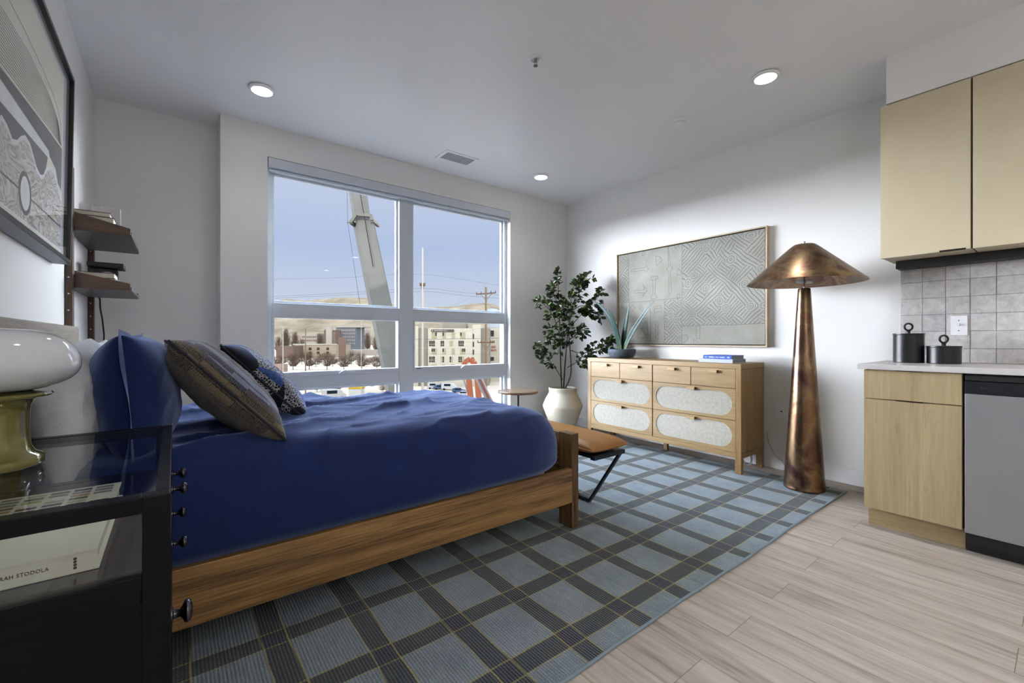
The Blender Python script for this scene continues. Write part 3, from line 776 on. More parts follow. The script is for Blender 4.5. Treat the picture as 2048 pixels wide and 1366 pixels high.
q.poly(yz([(1.56, 1.786), (2.474, 1.791), (2.474, 1.764), (1.56, 1.71)], PXX+.0008), M_pw)
q.poly(yz([(1.56, 1.708), (2.457, 1.762), (2.375, 1.60), (2.2, 1.60), (1.56, 1.60)], PXX+.0006), M_pg)
q.build('grey_bands', None, art)
def marble_mat():
    m, nt, b = new_mat('marbled_print'); v = coords(nt, scale=(1, 1, 2.6))
    n = tex_noise(nt, v, 3.2, 3, .5, 1.2)
    f = math_n(nt, 'FRACT', math_n(nt, 'MULTIPLY', n, 13))
    n2 = tex_noise(nt, v, 30, 4, .6)
    c = ramp(nt, f, [(0, s2l((238, 234, 226))), (.3, s2l((208, 196, 182))), (.55, s2l((168, 152, 138))), (.62, s2l((104, 96, 92))), (.68, s2l((196, 186, 176))), (1, s2l((240, 236, 230)))])
    c = mixc(nt, math_n(nt, 'MULTIPLY', n2, .35), c, s2l((200, 196, 190)))
    nt.links.new(c, b.inputs['Base Color']); setp(b, Roughness=.7); return m
mt = [(1.56, 1.62), (1.844, 1.650), (1.88, 1.683), (1.937, 1.674), (1.99, 1.652), (2.042, 1.668), (2.08, 1.695), (2.13, 1.716), (2.19, 1.712), (2.24, 1.685), (2.284, 1.660), (2.34, 1.648), (2.39, 1.662), (2.43, 1.70), (2.49, 1.73), (2.56, 1.735), (2.62, 1.71), (2.68, 1.67), (2.722, 1.655)]
q = MB(); q.poly(yz([(y, z+.012) for y, z in mt]+[(2.722, 1.44), (1.56, 1.44)], PXX+.0010)); q.build('wave_edge', M_pw, art)
q = MB(); q.poly(yz([(y, z-.004) for y, z in mt]+[(2.72, 1.445), (1.56, 1.445)], PXX+.0013)); q.build('marbled_wave', marble_mat(), art)
q = MB(); ribbon(q, [(1.56, 1.525), (2.06, 1.534)], .006, PXX+.0016); ribbon(q, [(2.22, 1.536), (2.718, 1.542)], .006, PXX+.0016)
ring = [(2.139+.08*math.cos(a), 1.536+.072*math.sin(a)) for a in [2*PI*k/40 for k in range(40)]]
q.poly(yz(ring, PXX+.0018)); q.build('ring', M_pg, art)
ring = [(2.139+.057*math.cos(a), 1.536+.056*math.sin(a)) for a in [2*PI*k/40 for k in range(40)]]
q = MB(); q.poly(yz(ring, PXX+.0022)); q.build('pale_disc', M_pw, art)
pr.rotation_euler = (0, math.atan(.014), 0)

# ================================================================== BENCH
M_leather = plain('cognac_leather', (150, 102, 44), .42, 0, .5, .14, 9, .25, 180)
M_blk = plain('black_steel', (24, 30, 42), .42, .3)
bn = empty('bench', 'cognac leather bench with black angular metal legs at the foot of the bed', 'bench', (1.97, 2.25, 0))
CX0, CX1, CY0, CY1 = 1.80, 2.105, 1.60, 2.93
def cush(a, b_, sgn):
    u = math.sin((a-.5)*PI); v = math.sin((b_-.5)*PI)
    x = (CX0+CX1)/2+(CX1-CX0)/2*u*(1-.03*(1-v*v)); y = (CY0+CY1)/2+(CY1-CY0)/2*v
    e = max(0, (1-u**4)*(1-v**6))
    z = .438+(.056 if sgn > 0 else .034)*e**.36*sgn
    return (x, y, z+.003*noise.noise(Vector((x*9, y*6, sgn)))*min(1, e*3))
q = MB(); q.grid(lambda a, b_: cush(a, b_, 1), 40, 60); q.grid(lambda a, b_: cush(a, b_, -1), 40, 60)
bmesh.ops.remove_doubles(q.bm, verts=q.bm.verts[:], dist=.0006); bmesh.ops.recalc_face_normals(q.bm, faces=q.bm.faces[:])
cu = q.build('cushion', M_leather, bn, 180)
pts = []
for s_ in range(4):
    for k in range(20):
        f = -1+2*k/20; u, v = ((f, -1), (1, f), (-f, 1), (-1, -f))[s_]
        pts.append(((CX0+CX1)/2+(CX1-CX0)/2*u*(1-.03*(1-v*v)), (CY0+CY1)/2+(CY1-CY0)/2*v, .438))
pts.append(pts[0]); MB().tube(pts, .004, 8).build('piping', M_leather, cu, 60)
MB().box(1.835, 2.10, 1.63, 2.90, .385, .402, .003).build('seat_rail', M_blk, bn)
for y0, s_ in ((1.638, 1), (2.892, -1)):
    W_ = .026
    for x in (1.85, 2.10):
        o_ = .34*s_ if x < 2 else 0
        A_, B_, C_, D_ = (x, y0+o_, .392), (x, y0+.25*s_+o_*.6, .024), (x, y0+.355*s_+o_*.6, .024), (x, y0+.60*s_, .392)
        q = MB(); q.bar(A_, B_, .014, W_, None, (1, 0, 0), .001)
        q.bar(B_, C_, .022, W_, None, (1, 0, 0), .001); q.bar(C_, D_, .014, W_, None, (1, 0, 0), .001)
        q.build('leg', M_blk, bn)
    q = MB(); q.bar((1.84, y0, .388), (2.11, y0, .388), .030, .024, None, (0, 0, 1), .001); q.build('end_rail', M_blk, bn)

# ================================================================== SIDE_FILL TABLE
M_sidew = wood('acacia_top', (84, 62, 44), (150, 124, 98), 0, 60, .22, 9, 5)
st = empty('side_table', 'small round wood-topped side table on a thin black stem by the window', 'side table', (2.56, 3.2, 0))
MB().lathe([(0, .548), (.185, .548), (.19, .552), (.19, .566), (.186, .570), (0, .570)], (2.56, 3.2, 0), 64).build('tabletop', M_sidew, st, 40)
MB().tube([(2.56, 3.2, .02), (2.56, 3.2, .548)], .0105, 16).build('stem', M_bk, st, 60)
MB().lathe([(0, .0098), (.13, .0098), (.132, .014), (.13, .019), (0, .022)], (2.56, 3.2, 0), 48).build('base', M_bk, st, 40)

# ================================================================== POTTED TREE
PC = Vector((3.42, 3.48, 0))
def L2(lat, dep, z): v = PC+RT*lat+FW*dep; return Vector((v.x, v.y, z))
pt = empty('potted_tree', 'tall leafy green tree in a beige clay urn in the corner beside the dresser', 'potted plant', tuple(PC))
M_clay = plain('pale_clay', (196, 188, 172), .75, 0, .4, .05, 6, .25, 90)
prof = [(0, .0005), (.100, .0005), (.112, .012), (.150, .12), (.195, .24), (.2175, .300), (.220, .318), (.214, .335), (.195, .385), (.170, .430), (.154, .458), (.150, .475), (.154, .492), (.156, .512), (.150, .518), (.142, .514), (.138, .48), (0, .48)]
MB().lathe(prof, tuple(PC), 72).build('urn', M_clay, pt, 50)
q = MB()
def mossf(a, b_):
    r = .139*b_; t = 2*PI*a
    return (PC.x+r*math.cos(t), PC.y+r*math.sin(t), .492+.016*(1-b_**2)+.010*noise.noise(Vector((r*math.cos(t)*40, r*math.sin(t)*40, 1)))*(b_ < 1))
q.grid(mossf, 60, 14); bmesh.ops.remove_doubles(q.bm, verts=q.bm.verts[:], dist=.0003)
q.build('moss', plain('moss', (66, 84, 34), .95, var=.4, nscale=60, bumps=.9, bscale=200), pt, 180)
M_bark = plain('dark_bark', (46, 38, 32), .8, var=.25, nscale=40, bumps=.5)
def leaf_mat(name, c1, c2):
    m, nt, b = new_mat(name); oi = nd(nt, 'ShaderNodeNewGeometry')
    nt.links.new(ramp(nt, oi.outputs['Random Per Island'], [(0, s2l(c1)), (.75, s2l(tuple((a+d)/2 for a, d in zip(c1, c2)))), (1, s2l(c2))]), b.inputs['Base Color'])
    setp(b, Roughness=.32, **{'Specular_IOR_Level': .5}); return m
M_leaf = leaf_mat('ficus_leaf', (22, 40, 26), (92, 122, 44))
rg = random.Random(11)
k_ = .00555
def sp(px, py, dep=0): return L2((px-1124)*k_, dep, H-(py-679.5)*k_)
paths = [
 [(1122, 778, 0), (1120, 720, .0), (1118, 660, -.02), (1116, 600, -.03), (1113, 540, -.02)],
 [(1126, 778, 0), (1130, 720, .02), (1136, 660, .02), (1146, 610, .03), (1160, 555, .02)],
 [(1129, 778, 0), (1140, 745, -.03), (1137, 690, -.05), (1134, 640, -.10), (1140, 590, -.12)],
 [(1124, 760, 0), (1110, 738, -.02), (1098, 722, -.05), (1085, 706, -.07), (1070, 692, -.07)],
 [(1134, 735, 0), (1150, 725, -.05), (1168, 718, -.08), (1180, 712, -.10)],
 [(1138, 700, 0), (1160, 706, -.08), (1185, 698, -.16), (1205, 690, -.20), (1214, 684, -.22)],
 [(1118, 670, 0), (1108, 640, -.03), (1092, 615, -.05), (1076, 602, -.05)],
 [(1138, 655, 0), (1160, 630, -.04), (1180, 610, -.08), (1202, 584, -.10)],
 [(1144, 620, 0), (1162, 612, -.05), (1180, 625, -.08), (1196, 630, -.1)],
 [(1118, 640, 0), (1100, 660, -.10), (1096, 680, -.12)],
 [(1137, 680, 0), (1150, 668, -.12), (1162, 660, -.16)],
 [(1146, 605, 0), (1160, 580, -.06), (1172, 552, -.05)],
 [(1117, 610, 0), (1106, 590, .0), (1100, 570, 0)],
 [(1126, 690, 0), (1120, 675, -.12), (1112, 700, -.14)],
 [(1140, 590, 0), (1148, 570, -.08), (1165, 562, -.1)],
 [(1136, 640, 0), (1124, 618, -.16), (1112, 625, -.2)],
]
q = MB(); LF = bmesh.new()
def add_leaf(bm, base, d, size, roll):
    d = d.normalized(); s_ = d.cross(Vector((0, 0, 1)))
    s_ = s_.normalized() if s_.length > 1e-3 else Vector((1, 0, 0))
    s_ = Matrix.Rotation(roll, 3, d) @ s_; n = s_.cross(d)
    L = size; W = size*.37; cup = size*.08
    prof_ = [(0, .0), (.15, .55), (.40, 1.), (.68, .9), (.88, .5), (1., 0)]
    mid = [bm.verts.new(base+d*(L*a)+n*(-cup*math.sin(a*PI)*.3-.10*L*a*a)) for a, _ in prof_]
    for sg in (1, -1):
        ed = [mid[0]]+[bm.verts.new(base+d*(L*a)+s_*(sg*W*w_)+n*(cup*w_-.10*L*a*a)) for a, w_ in prof_[1:-1]]+[mid[-1]]
        for i in range(len(prof_)-1):
            vs = [mid[i], ed[i], ed[i+1], mid[i+1]]; u_ = []
            for v in vs:
                if v not in u_: u_.append(v)
            if len(u_) >= 3:
                try: bm.faces.new(u_)
                except ValueError: pass
def catmull(P_, n):
    out = []
    for i in range(len(P_)-1):
        p0 = P_[max(i-1, 0)]; p1 = P_[i]; p2 = P_[i+1]; p3 = P_[min(i+2, len(P_)-1)]
        for k in range(n):
            t = k/n
            out.append(.5*((2*p1)+(p2-p0)*t+(2*p0-5*p1+4*p2-p3)*t*t+(3*p1-p0-3*p2+p3)*t**3))
    out.append(P_[-1]); return out
for bi, path in enumerate(paths):
    P_ = catmull([sp(*p_) for p_ in path], 6)
    r0 = .0085 if bi < 3 else .0045
    q.tube(P_, [r0*(1-.75*i/(len(P_)-1)) for i in range(len(P_))], 7)
    n = len(P_)
    start = .42 if bi < 3 else .28
    for i in range(n-1):
        f = i/(n-1)
        if f < start: continue
        for rep in range(3 if bi < 3 else 3):
            if rg.random() < .12: continue
            base = P_[i].lerp(P_[i+1], rg.random()); ax = (P_[i+1]-P_[i]).normalized()
            a = rg.uniform(0, 2*PI); o1 = ax.orthogonal().normalized(); o2 = ax.cross(o1)
            out = (o1*math.cos(a)+o2*math.sin(a))
            tw = out*rg.uniform(.02, .085 if f < .85 else .04)+ax*rg.uniform(.0, .04)
            tip = base+tw; tip.x = min(tip.x, 3.83); tip.y = min(tip.y, 3.83)
            q.tube([base, tip], .0013, 4)
            for r2 in range(rg.choice((2, 3, 3))):
                dd = tw.normalized()*.6+Vector((rg.uniform(-1, 1), rg.uniform(-1, 1), rg.uniform(-.5, .6)))*.8
                pp = base.lerp(tip, rg.uniform(.5, 1))
                sz = rg.uniform(.042, .066)
                if pp.x+dd.normalized().x*sz > 3.86 or pp.y+dd.normalized().y*sz > 3.86: continue
                add_leaf(LF, pp, dd, sz, rg.uniform(-1, 1))
    dd = (P_[-1]-P_[-2])
    add_leaf(LF, P_[-1], dd, .04, 0)
q.build('branches', M_bark, pt, 60)
m_ = MB(); m_.add(LF); m_.build('foliage', M_leaf, pt, 180)

# ================================================================== DRESSER
M_doakY = wood('pale_oak_y', (122, 97, 58), (150, 124, 82), 1, 80, .45, 14, 4)
M_doakZ = wood('pale_oak_z', (116, 88, 50), (146, 116, 72), 2, 80, .45, 14, 4)
M_gap = plain('shadow_gap', (36, 26, 18), .8)
def cane_mat():
    m, nt, b = new_mat('white_cane'); tc = nd(nt, 'ShaderNodeTexCoord'); sp_ = nd(nt, 'ShaderNodeSeparateXYZ')
    nt.links.new(tc.outputs['Object'], sp_.inputs[0])
    per = .0075
    a = math_n(nt, 'ABSOLUTE', math_n(nt, 'SINE', math_n(nt, 'MULTIPLY', sp_.outputs[1], PI/per)))
    c = math_n(nt, 'ABSOLUTE', math_n(nt, 'SINE', math_n(nt, 'MULTIPLY', sp_.outputs[2], PI/per)))
    hole = math_n(nt, 'MULTIPLY', math_n(nt, 'GREATER_THAN', a, .80), math_n(nt, 'GREATER_THAN', c, .80))
    n = tex_noise(nt, tc.outputs['Object'], 40, 4, .7)
    base = ramp(nt, n, [(.3, s2l((152, 148, 138))), (.7, s2l((176, 172, 162)))])
    nt.links.new(mixc(nt, hole, base, s2l((84, 76, 60))), b.inputs['Base Color'])
    setp(b, Roughness=.7); bump(nt, b, math_n(nt, 'ADD', math_n(nt, 'SUBTRACT', 2, math_n(nt, 'ADD', a, c)), hole), -.35, .002)
    return m
M_cane = cane_mat()
XD, XDB = 3.435, 3.845
dr = empty('dresser', 'pale oak dresser with eight drawers and white cane oval panels along the wall', 'dresser', (3.64, 2.338, 0))
q = MB(); q.box(XD, XDB, 1.555, 3.121, .822, .861, .002); q.build('top', M_doakY, dr)
for y0, y1 in ((1.555, 1.5955), (3.0775, 3.121)): MB().box(XD, XDB-.004, y0, y1, .131, .8215, .0015).build('side_panel', M_doakZ, dr)
q = MB(); q.box(XD, XDB-.006, 1.5955, 3.0775, .131, .1705, .0015); q.build('bottom_rail', M_doakY, dr)
q = MB(); q.box(XD+.025, XDB-.01, 1.5955, 3.0775, .1705, .8215)
q.build('carcass', M_gap, dr)
for z in (.8205, .172): MB().box(XD+.001, XDB-.002, 1.5538, 1.5555, z-.001, z+.001).build('joint_line', M_gap, dr)
for (x0, x1, y0, y1, z0) in ((XD, XD+.04, 1.555, 1.600, .0105), (XDB-.045, XDB-.005, 1.555, 1.600, .0005), (XD, XD+.04, 3.076, 3.121, .0105), (XDB-.045, XDB-.005, 3.076, 3.121, .0005), (3.66, 3.695, 2.335, 2.37, .0005)):
    MB().box(x0, x1, y0, y1, z0, .131, .0015).build('leg', M_doakZ, dr)
M_handle = plain('oak_tab', (160, 132, 92), .45, var=.08); M_brass = plain('aged_brass', (112, 72, 34), .4, .6)
def tab(par, y, z):
    h_ = MB(); h_.box(XD-.030, XD-.001, y-.034, y+.034, z-.011, z+.010, .001, M_handle)
    h_.box(XD-.029, XD-.001, y-.0355, y-.034, z-.010, z+.009, 0, M_brass); h_.box(XD-.024, XD-.001, y-.03, y+.03, z-.0125, z-.011, 0, M_brass)
    h_.build('handle', None, par)
g_ = .0022
cols = [(3.0755, 2.710), (2.706, 2.342), (2.334, 1.968), (1.964, 1.5975)]
for a, c in cols:
    d = MB().box(XD+.001, XD+.021, c+g_/2, a-g_/2, .668+g_, .8195, .0012).build('drawer', M_doakY, dr)
    tab(d, (a+c)/2-.015, .7965)
def stadium(y0, y1, z0, z1, n=16):
    r = (z1-z0)/2; zc = (z0+z1)/2; out = []
    for k in range(n+1): a = -PI/2+PI*k/n; out.append((y1-r+r*math.cos(a), zc+r*math.sin(a)))
    for k in range(n+1): a = PI/2+PI*k/n; out.append((y0+r+r*math.cos(a), zc+r*math.sin(a)))
    return out
for a, c in ((3.0755, 2.342), (2.334, 1.5975)):
    for z0, z1, s0, s1 in ((.4225, .6665, .447, .640), (.173, .4185, .200, .395)):
        y0, y1 = c+g_/2, a-g_/2
        st_ = stadium(c+.026, a-.030, s0, s1)
        b = bmesh.new()
        o_ = [b.verts.new((XD+.001, y, z)) for y, z in ((y0, z0), (y1, z0), (y1, z1), (y0, z1))]
        i_ = [b.verts.new((XD+.001, y, z)) for y, z in st_]
        es = [b.edges.new((o_[k], o_[(k+1) % 4])) for k in range(4)]+[b.edges.new((i_[k], i_[(k+1) % len(i_)])) for k in range(len(i_))]
        bmesh.ops.triangle_fill(b, edges=es, use_beauty=True)
        bad = [f for f in b.faces if all(v in i_ for v in f.verts)]
        bmesh.ops.delete(b, geom=bad, context='FACES_ONLY')
        r = bmesh.ops.extrude_face_region(b, geom=b.faces[:])
        for v in r['geom']:
            if isinstance(v, bmesh.types.BMVert): v.co.x += .018
        bmesh.ops.recalc_face_normals(b, faces=b.faces[:])
        m_ = MB(); m_.add(b); d = m_.build('drawer', M_doakY, dr)
        m_ = MB(); m_.prism([(XD+.006, y, z) for y, z in stadium(c+.022, a-.026, s0-.004, s1+.004)], (.008, 0, 0)); m_.build('cane_panel', M_cane, d)
        m_ = MB(); P_ = [(XD+.003, y, z) for y, z in st_]; m_.tube(P_+[P_[0]], .0022, 6); m_.build('spline_trim', M_cane, d, 60)
        tab(d, (a+c)/2-.012, z1-.021)
ZD = .861
# books on the dresser
M_blue = plain('blue_cover', (34, 78, 176), .4, var=.04); M_greycov = plain('pale_grey_cover', (172, 182, 192), .5, var=.04)
M_pgrey = plain('grey_page_edges', (132, 132, 134), .8, bumps=.3, bscale=900)
b1 = book('coffee_table_book', 'pale grey book lying under the blue book on the dresser', 3.50, 3.735, 1.650, 1.934, ZD, .0300, M_greycov, 'books on the dresser', 'x0', M_pgrey)
b2 = book('coffee_table_book', 'blue-spined book lying on top of the pale grey book on the dresser', 3.505, 3.715, 1.658, 1.896, ZD+.0302, .0305, M_blue, 'books on the dresser', 'x0', M_pgrey)
q = MB(); M_wp = plain('white_spine_print', (214, 222, 236), .5); rr = random.Random(5)
zc = ZD+.0302+.0152; y = 1.882
for wl in (3, 0, 7, 1, 2, 1, 6):
    for _ in range(wl):
        w_ = rr.uniform(.0035, .006); hh = rr.choice((.0042, .0042, .003))
        q.box(3.5042, 3.505, y-w_, y, zc-hh, zc+hh-.001); y -= w_+.0022
    y -= .005
q.box(3.5042, 3.505, 1.677, 1.679, zc-.008, zc+.008)
q.lathe([(0, 0), (.0052, 0), (.0052, .0007), (0, .0007)], (3.505, 1.689, zc), 20, None, Matrix.Rotation(-PI/2, 4, 'Y'))
q.build('spine_print', M_wp, b2)

# agave in a bowl
ag = empty('agave_bowl', 'agave with six pointed blue-green blades in a dark stone bowl on the dresser', 'potted plant', (3.64, 2.84, ZD))
AC = (3.64, 2.84, 0)
MB().lathe([(0, ZD+.0005), (.085, ZD+.0005), (.110, ZD+.008), (.128, ZD+.03), (.139, ZD+.055), (.141, ZD+.078), (.137, ZD+.092), (.130, ZD+.092), (.125, ZD+.076), (0, ZD+.076)], AC, 64).build('bowl', plain('blue_grey_stone', (74, 84, 98), .75, 0, .4, .3, 30, .3, 120), ag, 50)
MB().lathe([(0, ZD+.084), (.126, ZD+.0795)], AC, 40).build('soil', plain('soil', (46, 40, 34), .95, bumps=.8, bscale=150), ag)
def ag_mat():
    m, nt, b = new_mat('agave_skin'); tc = nd(nt, 'ShaderNodeTexCoord'); s_ = nd(nt, 'ShaderNodeSeparateXYZ'); nt.links.new(tc.outputs['Object'], s_.inputs[0])
    n = tex_noise(nt, tc.outputs['Object'], 24, 3)
    t = math_n(nt, 'ADD', math_n(nt, 'MULTIPLY', s_.outputs[2], 3.2), math_n(nt, 'MULTIPLY', n, .2))
    nt.links.new(ramp(nt, t, [(.25, s2l((98, 112, 56))), (.55, s2l((58, 84, 66))), (1, s2l((44, 74, 72)))]), b.inputs['Base Color'])
    setp(b, Roughness=.42); return m
M_ag = ag_mat()
def blade(tip, bow, wid, dx=0., twist=0.):
    base = Vector((3.64+dx*.1, 2.84+(tip[0]-2.84)*.06, ZD+.070)); T = Vector((3.64+dx, tip[0], tip[1]))
    mid = base.lerp(T, .45)+Vector((0, 0, bow*.45))+Vector((0, (base.y-T.y)*bow*.9, 0))
    N = 22; q = MB(); rows = []; bm = bmesh.new()
    for i in range(N+1):
        t = i/N; p = base*(1-t)**2+mid*2*t*(1-t)+T*t*t
        dv = ((mid-base)*(1-t)+(T-mid)*t).normalized()
        side = dv.cross(Vector((-1, twist, 0))).normalized(); nn = side.cross(dv)
        w_ = wid*(.62+.5*math.sin(min(1, t*2.4)*PI/2))*(1-t**2.6)*.9+.0008
        th = w_*.30
        if t < .15: w_ *= 1.0
        pts = [p-side*w_+nn*w_*.28, p-side*w_*.5, p-nn*th*.3, p+side*w_*.5, p+side*w_+nn*w_*.28, p+side*w_*.5-nn*th*1.5, p-nn*th*2.0, p-side*w_*.5-nn*th*1.5]
        rows.append([bm.verts.new(x) for x in pts])
    for A_, B_ in zip(rows, rows[1:]):
        for k in range(8): bm.faces.new((A_[k], A_[(k+1) % 8], B_[(k+1) % 8], B_[k]))
    bm.faces.new(rows[0]); bm.faces.new(rows[-1]); bmesh.ops.recalc_face_normals(bm, faces=bm.faces[:])
    q.add(bm); q.build('leaf', M_ag, ag, 180)
blade((3.24, 1.50), .38, .026, -.05); blade((2.975, 1.372), .20, .029, -.06, .2); blade((2.815, 1.36), .06, .024, .06, -.1)
blade((2.757, 1.431), .05, .030, .02, .3); blade((2.635, 1.295), .10, .022, .07, .2); blade((2.405, 1.424), .10, .030, -.06, .1); blade((2.87, 1.22), .05, .030, -.09, .0)

# ================================================================== LARGE ARTWORK, RIGHT WALL
aw = empty('framed_canvas', 'wide grey line-drawn canvas in a thin pale wood floating frame above the dresser', 'picture', (XR, 2.294, .988))
M_fw = plain('pale_frame_wood', (190, 174, 148), .45, var=.06)
AY0, AY1, AZ0, AZ1 = 1.528, 3.062, .988, 1.985
q = MB(); t_ = .011
q.box(3.829, XR-.001, AY0, AY1, AZ0, AZ0+t_, .0008); q.box(3.829, XR-.001, AY0, AY1, AZ1-t_, AZ1, .0008)
q.box(3.829, XR-.001, AY0, AY0+t_, AZ0+t_, AZ1-t_, .0008); q.box(3.829, XR-.001, AY1-t_, AY1, AZ0+t_, AZ1-t_, .0008)
q.build('frame', M_fw, aw)
q = MB(); q.box(3.862, XR-.002, AY0+t_, AY1-t_, AZ0+t_, AZ1-t_); q.build('shadow_gap', M_gap, aw)
def canvas_mat(pattern):
    m, nt, b = new_mat('canvas_pattern' if pattern else 'canvas_plain'); tc = nd(nt, 'ShaderNodeTexCoord')
    n2 = tex_noise(nt, tc.outputs['Object'], 4, 4, .6)
    base = ramp(nt, n2, [(.3, s2l((128, 127, 119))), (.7, s2l((153, 152, 144)))])
    if pattern:
        wp = nd(nt, 'ShaderNodeTexNoise'); wp.inputs['Scale'].default_value = 3.2; nt.links.new(tc.outputs['Object'], wp.inputs['Vector'])
        va = nd(nt, 'ShaderNodeVectorMath', operation='MULTIPLY_ADD'); nt.links.new(wp.outputs['Color'], va.inputs[0]); va.inputs[1].default_value = (.11, .11, .11); nt.links.new(tc.outputs['Object'], va.inputs[2])
        mp = nd(nt, 'ShaderNodeMapping'); mp.inputs['Scale'].default_value = (.001, 1, 1); nt.links.new(va.outputs[0], mp.inputs[0])
        s_ = nd(nt, 'ShaderNodeSeparateXYZ'); nt.links.new(mp.outputs[0], s_.inputs[0])
        k = 1/.084
        u = math_n(nt, 'MULTIPLY', math_n(nt, 'ADD', s_.outputs[1], s_.outputs[2]), k*.7071)
        v = math_n(nt, 'MULTIPLY', math_n(nt, 'SUBTRACT', s_.outputs[1], s_.outputs[2]), k*.7071)
        cu = math_n(nt, 'FLOOR', u); cv_ = math_n(nt, 'FLOOR', v)
        cb = nd(nt, 'ShaderNodeCombineXYZ'); nt.links.new(cu, cb.inputs[0]); nt.links.new(cv_, cb.inputs[1])
        wn = nd(nt, 'ShaderNodeTexWhiteNoise'); nt.links.new(cb.outputs[0], wn.inputs[0]); rv = wn.outputs['Value']
        par = math_n(nt, 'FLOORED_MODULO', math_n(nt, 'ADD', math_n(nt, 'ADD', cu, cv_), math_n(nt, 'GREATER_THAN', rv, .72)), 2)
        pk = nd(nt, 'ShaderNodeMix'); nt.links.new(par, pk.inputs[0]); nt.links.new(u, pk.inputs[2]); nt.links.new(v, pk.inputs[3])
        ln = math_n(nt, 'ABSOLUTE', math_n(nt, 'SUBTRACT', math_n(nt, 'FRACT', math_n(nt, 'MULTIPLY', pk.outputs[0], 3)), .5))
        # a few cells carry concentric circles
        fu = math_n(nt, 'SUBTRACT', math_n(nt, 'FRACT', u), .5); fv = math_n(nt, 'SUBTRACT', math_n(nt, 'FRACT', v), .5)
        rad = math_n(nt, 'SQRT', math_n(nt, 'ADD', math_n(nt, 'MULTIPLY', fu, fu), math_n(nt, 'MULTIPLY', fv, fv)))
        rg_ = math_n(nt, 'ABSOLUTE', math_n(nt, 'SUBTRACT', math_n(nt, 'FRACT', math_n(nt, 'MULTIPLY', rad, 4.4)), .5))
        p2 = nd(nt, 'ShaderNodeMix'); nt.links.new(math_n(nt, 'LESS_THAN', rv, .10), p2.inputs[0]); nt.links.new(ln, p2.inputs[2]); nt.links.new(rg_, p2.inputs[3])
        line = math_n(nt, 'LESS_THAN', p2.outputs[0], .10)
        base = mixc(nt, math_n(nt, 'MULTIPLY', line, .9), base, s2l((84, 86, 88)))
    n1 = tex_noise(nt, tc.outputs['Object'], 300, 2)
    nt.links.new(base, b.inputs['Base Color']); setp(b, Roughness=.8); bump(nt, b, n1, .2, .002); return m
M_cvA, M_cvB = canvas_mat(False), canvas_mat(True)
cv = MB().box(3.842, 3.862, AY0+.020, AY1-.020, AZ0+.020, AZ1-.020, .001).build('canvas', M_cvA, aw)
for y0, y1, z0, z1 in ((2.906, 3.041, 1.452, 1.964), (2.292, 2.478, 1.009, 1.440), (1.549, 2.284, 1.180, 1.964)):
    MB().poly([(3.8416, y1, z0), (3.8416, y0, z0), (3.8416, y0, z1), (3.8416, y1, z1)][::-1]).build('woven_line_field', M_cvB, cv)
marks = [[(2.874, 1.771), (2.874, 1.797), (2.714, 1.792), (2.684, 1.813), (2.663, 1.77), (2.69, 1.743), (2.708, 1.768), (2.874, 1.771)],
[(2.577, 1.897), (2.534, 1.882), (2.501, 1.843), (2.566, 1.792), (2.577, 1.897)],
[(2.435, 1.964), (2.411, 1.777), (2.386, 1.744), (2.411, 1.718), (2.4, 1.514), (2.419, 1.491), (2.429, 1.517), (2.427, 1.716), (2.451, 1.748), (2.433, 1.779), (2.440, 1.964)],
[(2.329, 1.737), (2.295, 1.704), (2.306, 1.667), (2.341, 1.676), (2.329, 1.737)], [(2.371, 1.962), (2.352, 1.930), (2.318, 1.962)],
[(2.631, 1.69), (2.551, 1.688), (2.551, 1.661), (2.579, 1.659), (2.585, 1.505), (2.568, 1.489), (2.574, 1.464), (2.626, 1.463), (2.631, 1.494), (2.608, 1.502), (2.608, 1.658), (2.626, 1.654), (2.631, 1.69)],
[(2.836, 1.567), (2.708, 1.566), (2.726, 1.619), (2.675, 1.548), (2.734, 1.497), (2.708, 1.536), (2.836, 1.543), (2.836, 1.567)],
[(2.339, 1.488), (2.311, 1.487), (2.311, 1.445), (2.339, 1.447), (2.339, 1.488)], [(2.855, 1.422), (2.83, 1.384), (2.862, 1.349), (2.889, 1.388), (2.855, 1.422)],
[(2.765, 1.403), (2.722, 1.373), (2.734, 1.348), (2.775, 1.381), (2.765, 1.403)], [(2.591, 1.38), (2.512, 1.393), (2.506, 1.336), (2.589, 1.32), (2.591, 1.38)], [(2.591, 1.36), (2.512, 1.366)],
[(3.006, 1.44), (2.984, 1.438), (2.984, 1.391), (3.004, 1.392), (3.006, 1.44)], [(2.579, 1.23), (2.548, 1.234), (2.551, 1.025), (2.583, 1.03), (2.579, 1.23)],
[(2.579, 1.20), (2.55, 1.17), (2.58, 1.14), (2.55, 1.11), (2.58, 1.08), (2.552, 1.05)],
[(2.799, 1.258), (2.672, 1.274), (2.666, 1.07), (2.793, 1.066), (2.799, 1.258)], [(2.78, 1.24), (2.74, 1.16), (2.69, 1.08)], [(2.69, 1.25), (2.74, 1.16), (2.78, 1.09)], [(2.797, 1.16), (2.67, 1.17)],
[(2.147, 1.172), (2.107, 1.173), (2.109, 1.059), (2.143, 1.059), (2.147, 1.172)], [(2.297, 1.088), (2.241, 1.097), (2.226, 1.055), (2.277, 1.017)], [(2.172, 1.013), (2.167, 1.055), (2.118, 1.018)],
[(2.732, 1.958), (2.702, 1.958), (2.72, 1.921), (2.742, 1.926), (2.732, 1.958)],
[(2.906, 1.964), (2.906, 1.452)], [(3.04, 1.450), (2.70, 1.444), (2.292, 1.452)], [(2.288, 1.964), (2.288, 1.010)], [(2.478, 1.45), (2.478, 1.01)], [(2.284, 1.176), (2.0, 1.184), (1.8, 1.178), (1.549, 1.186)], [(2.64, 1.44), (2.636, 1.02)]]
q = MB()
for pl in marks: ribbon(q, pl, .0034, 3.8414)
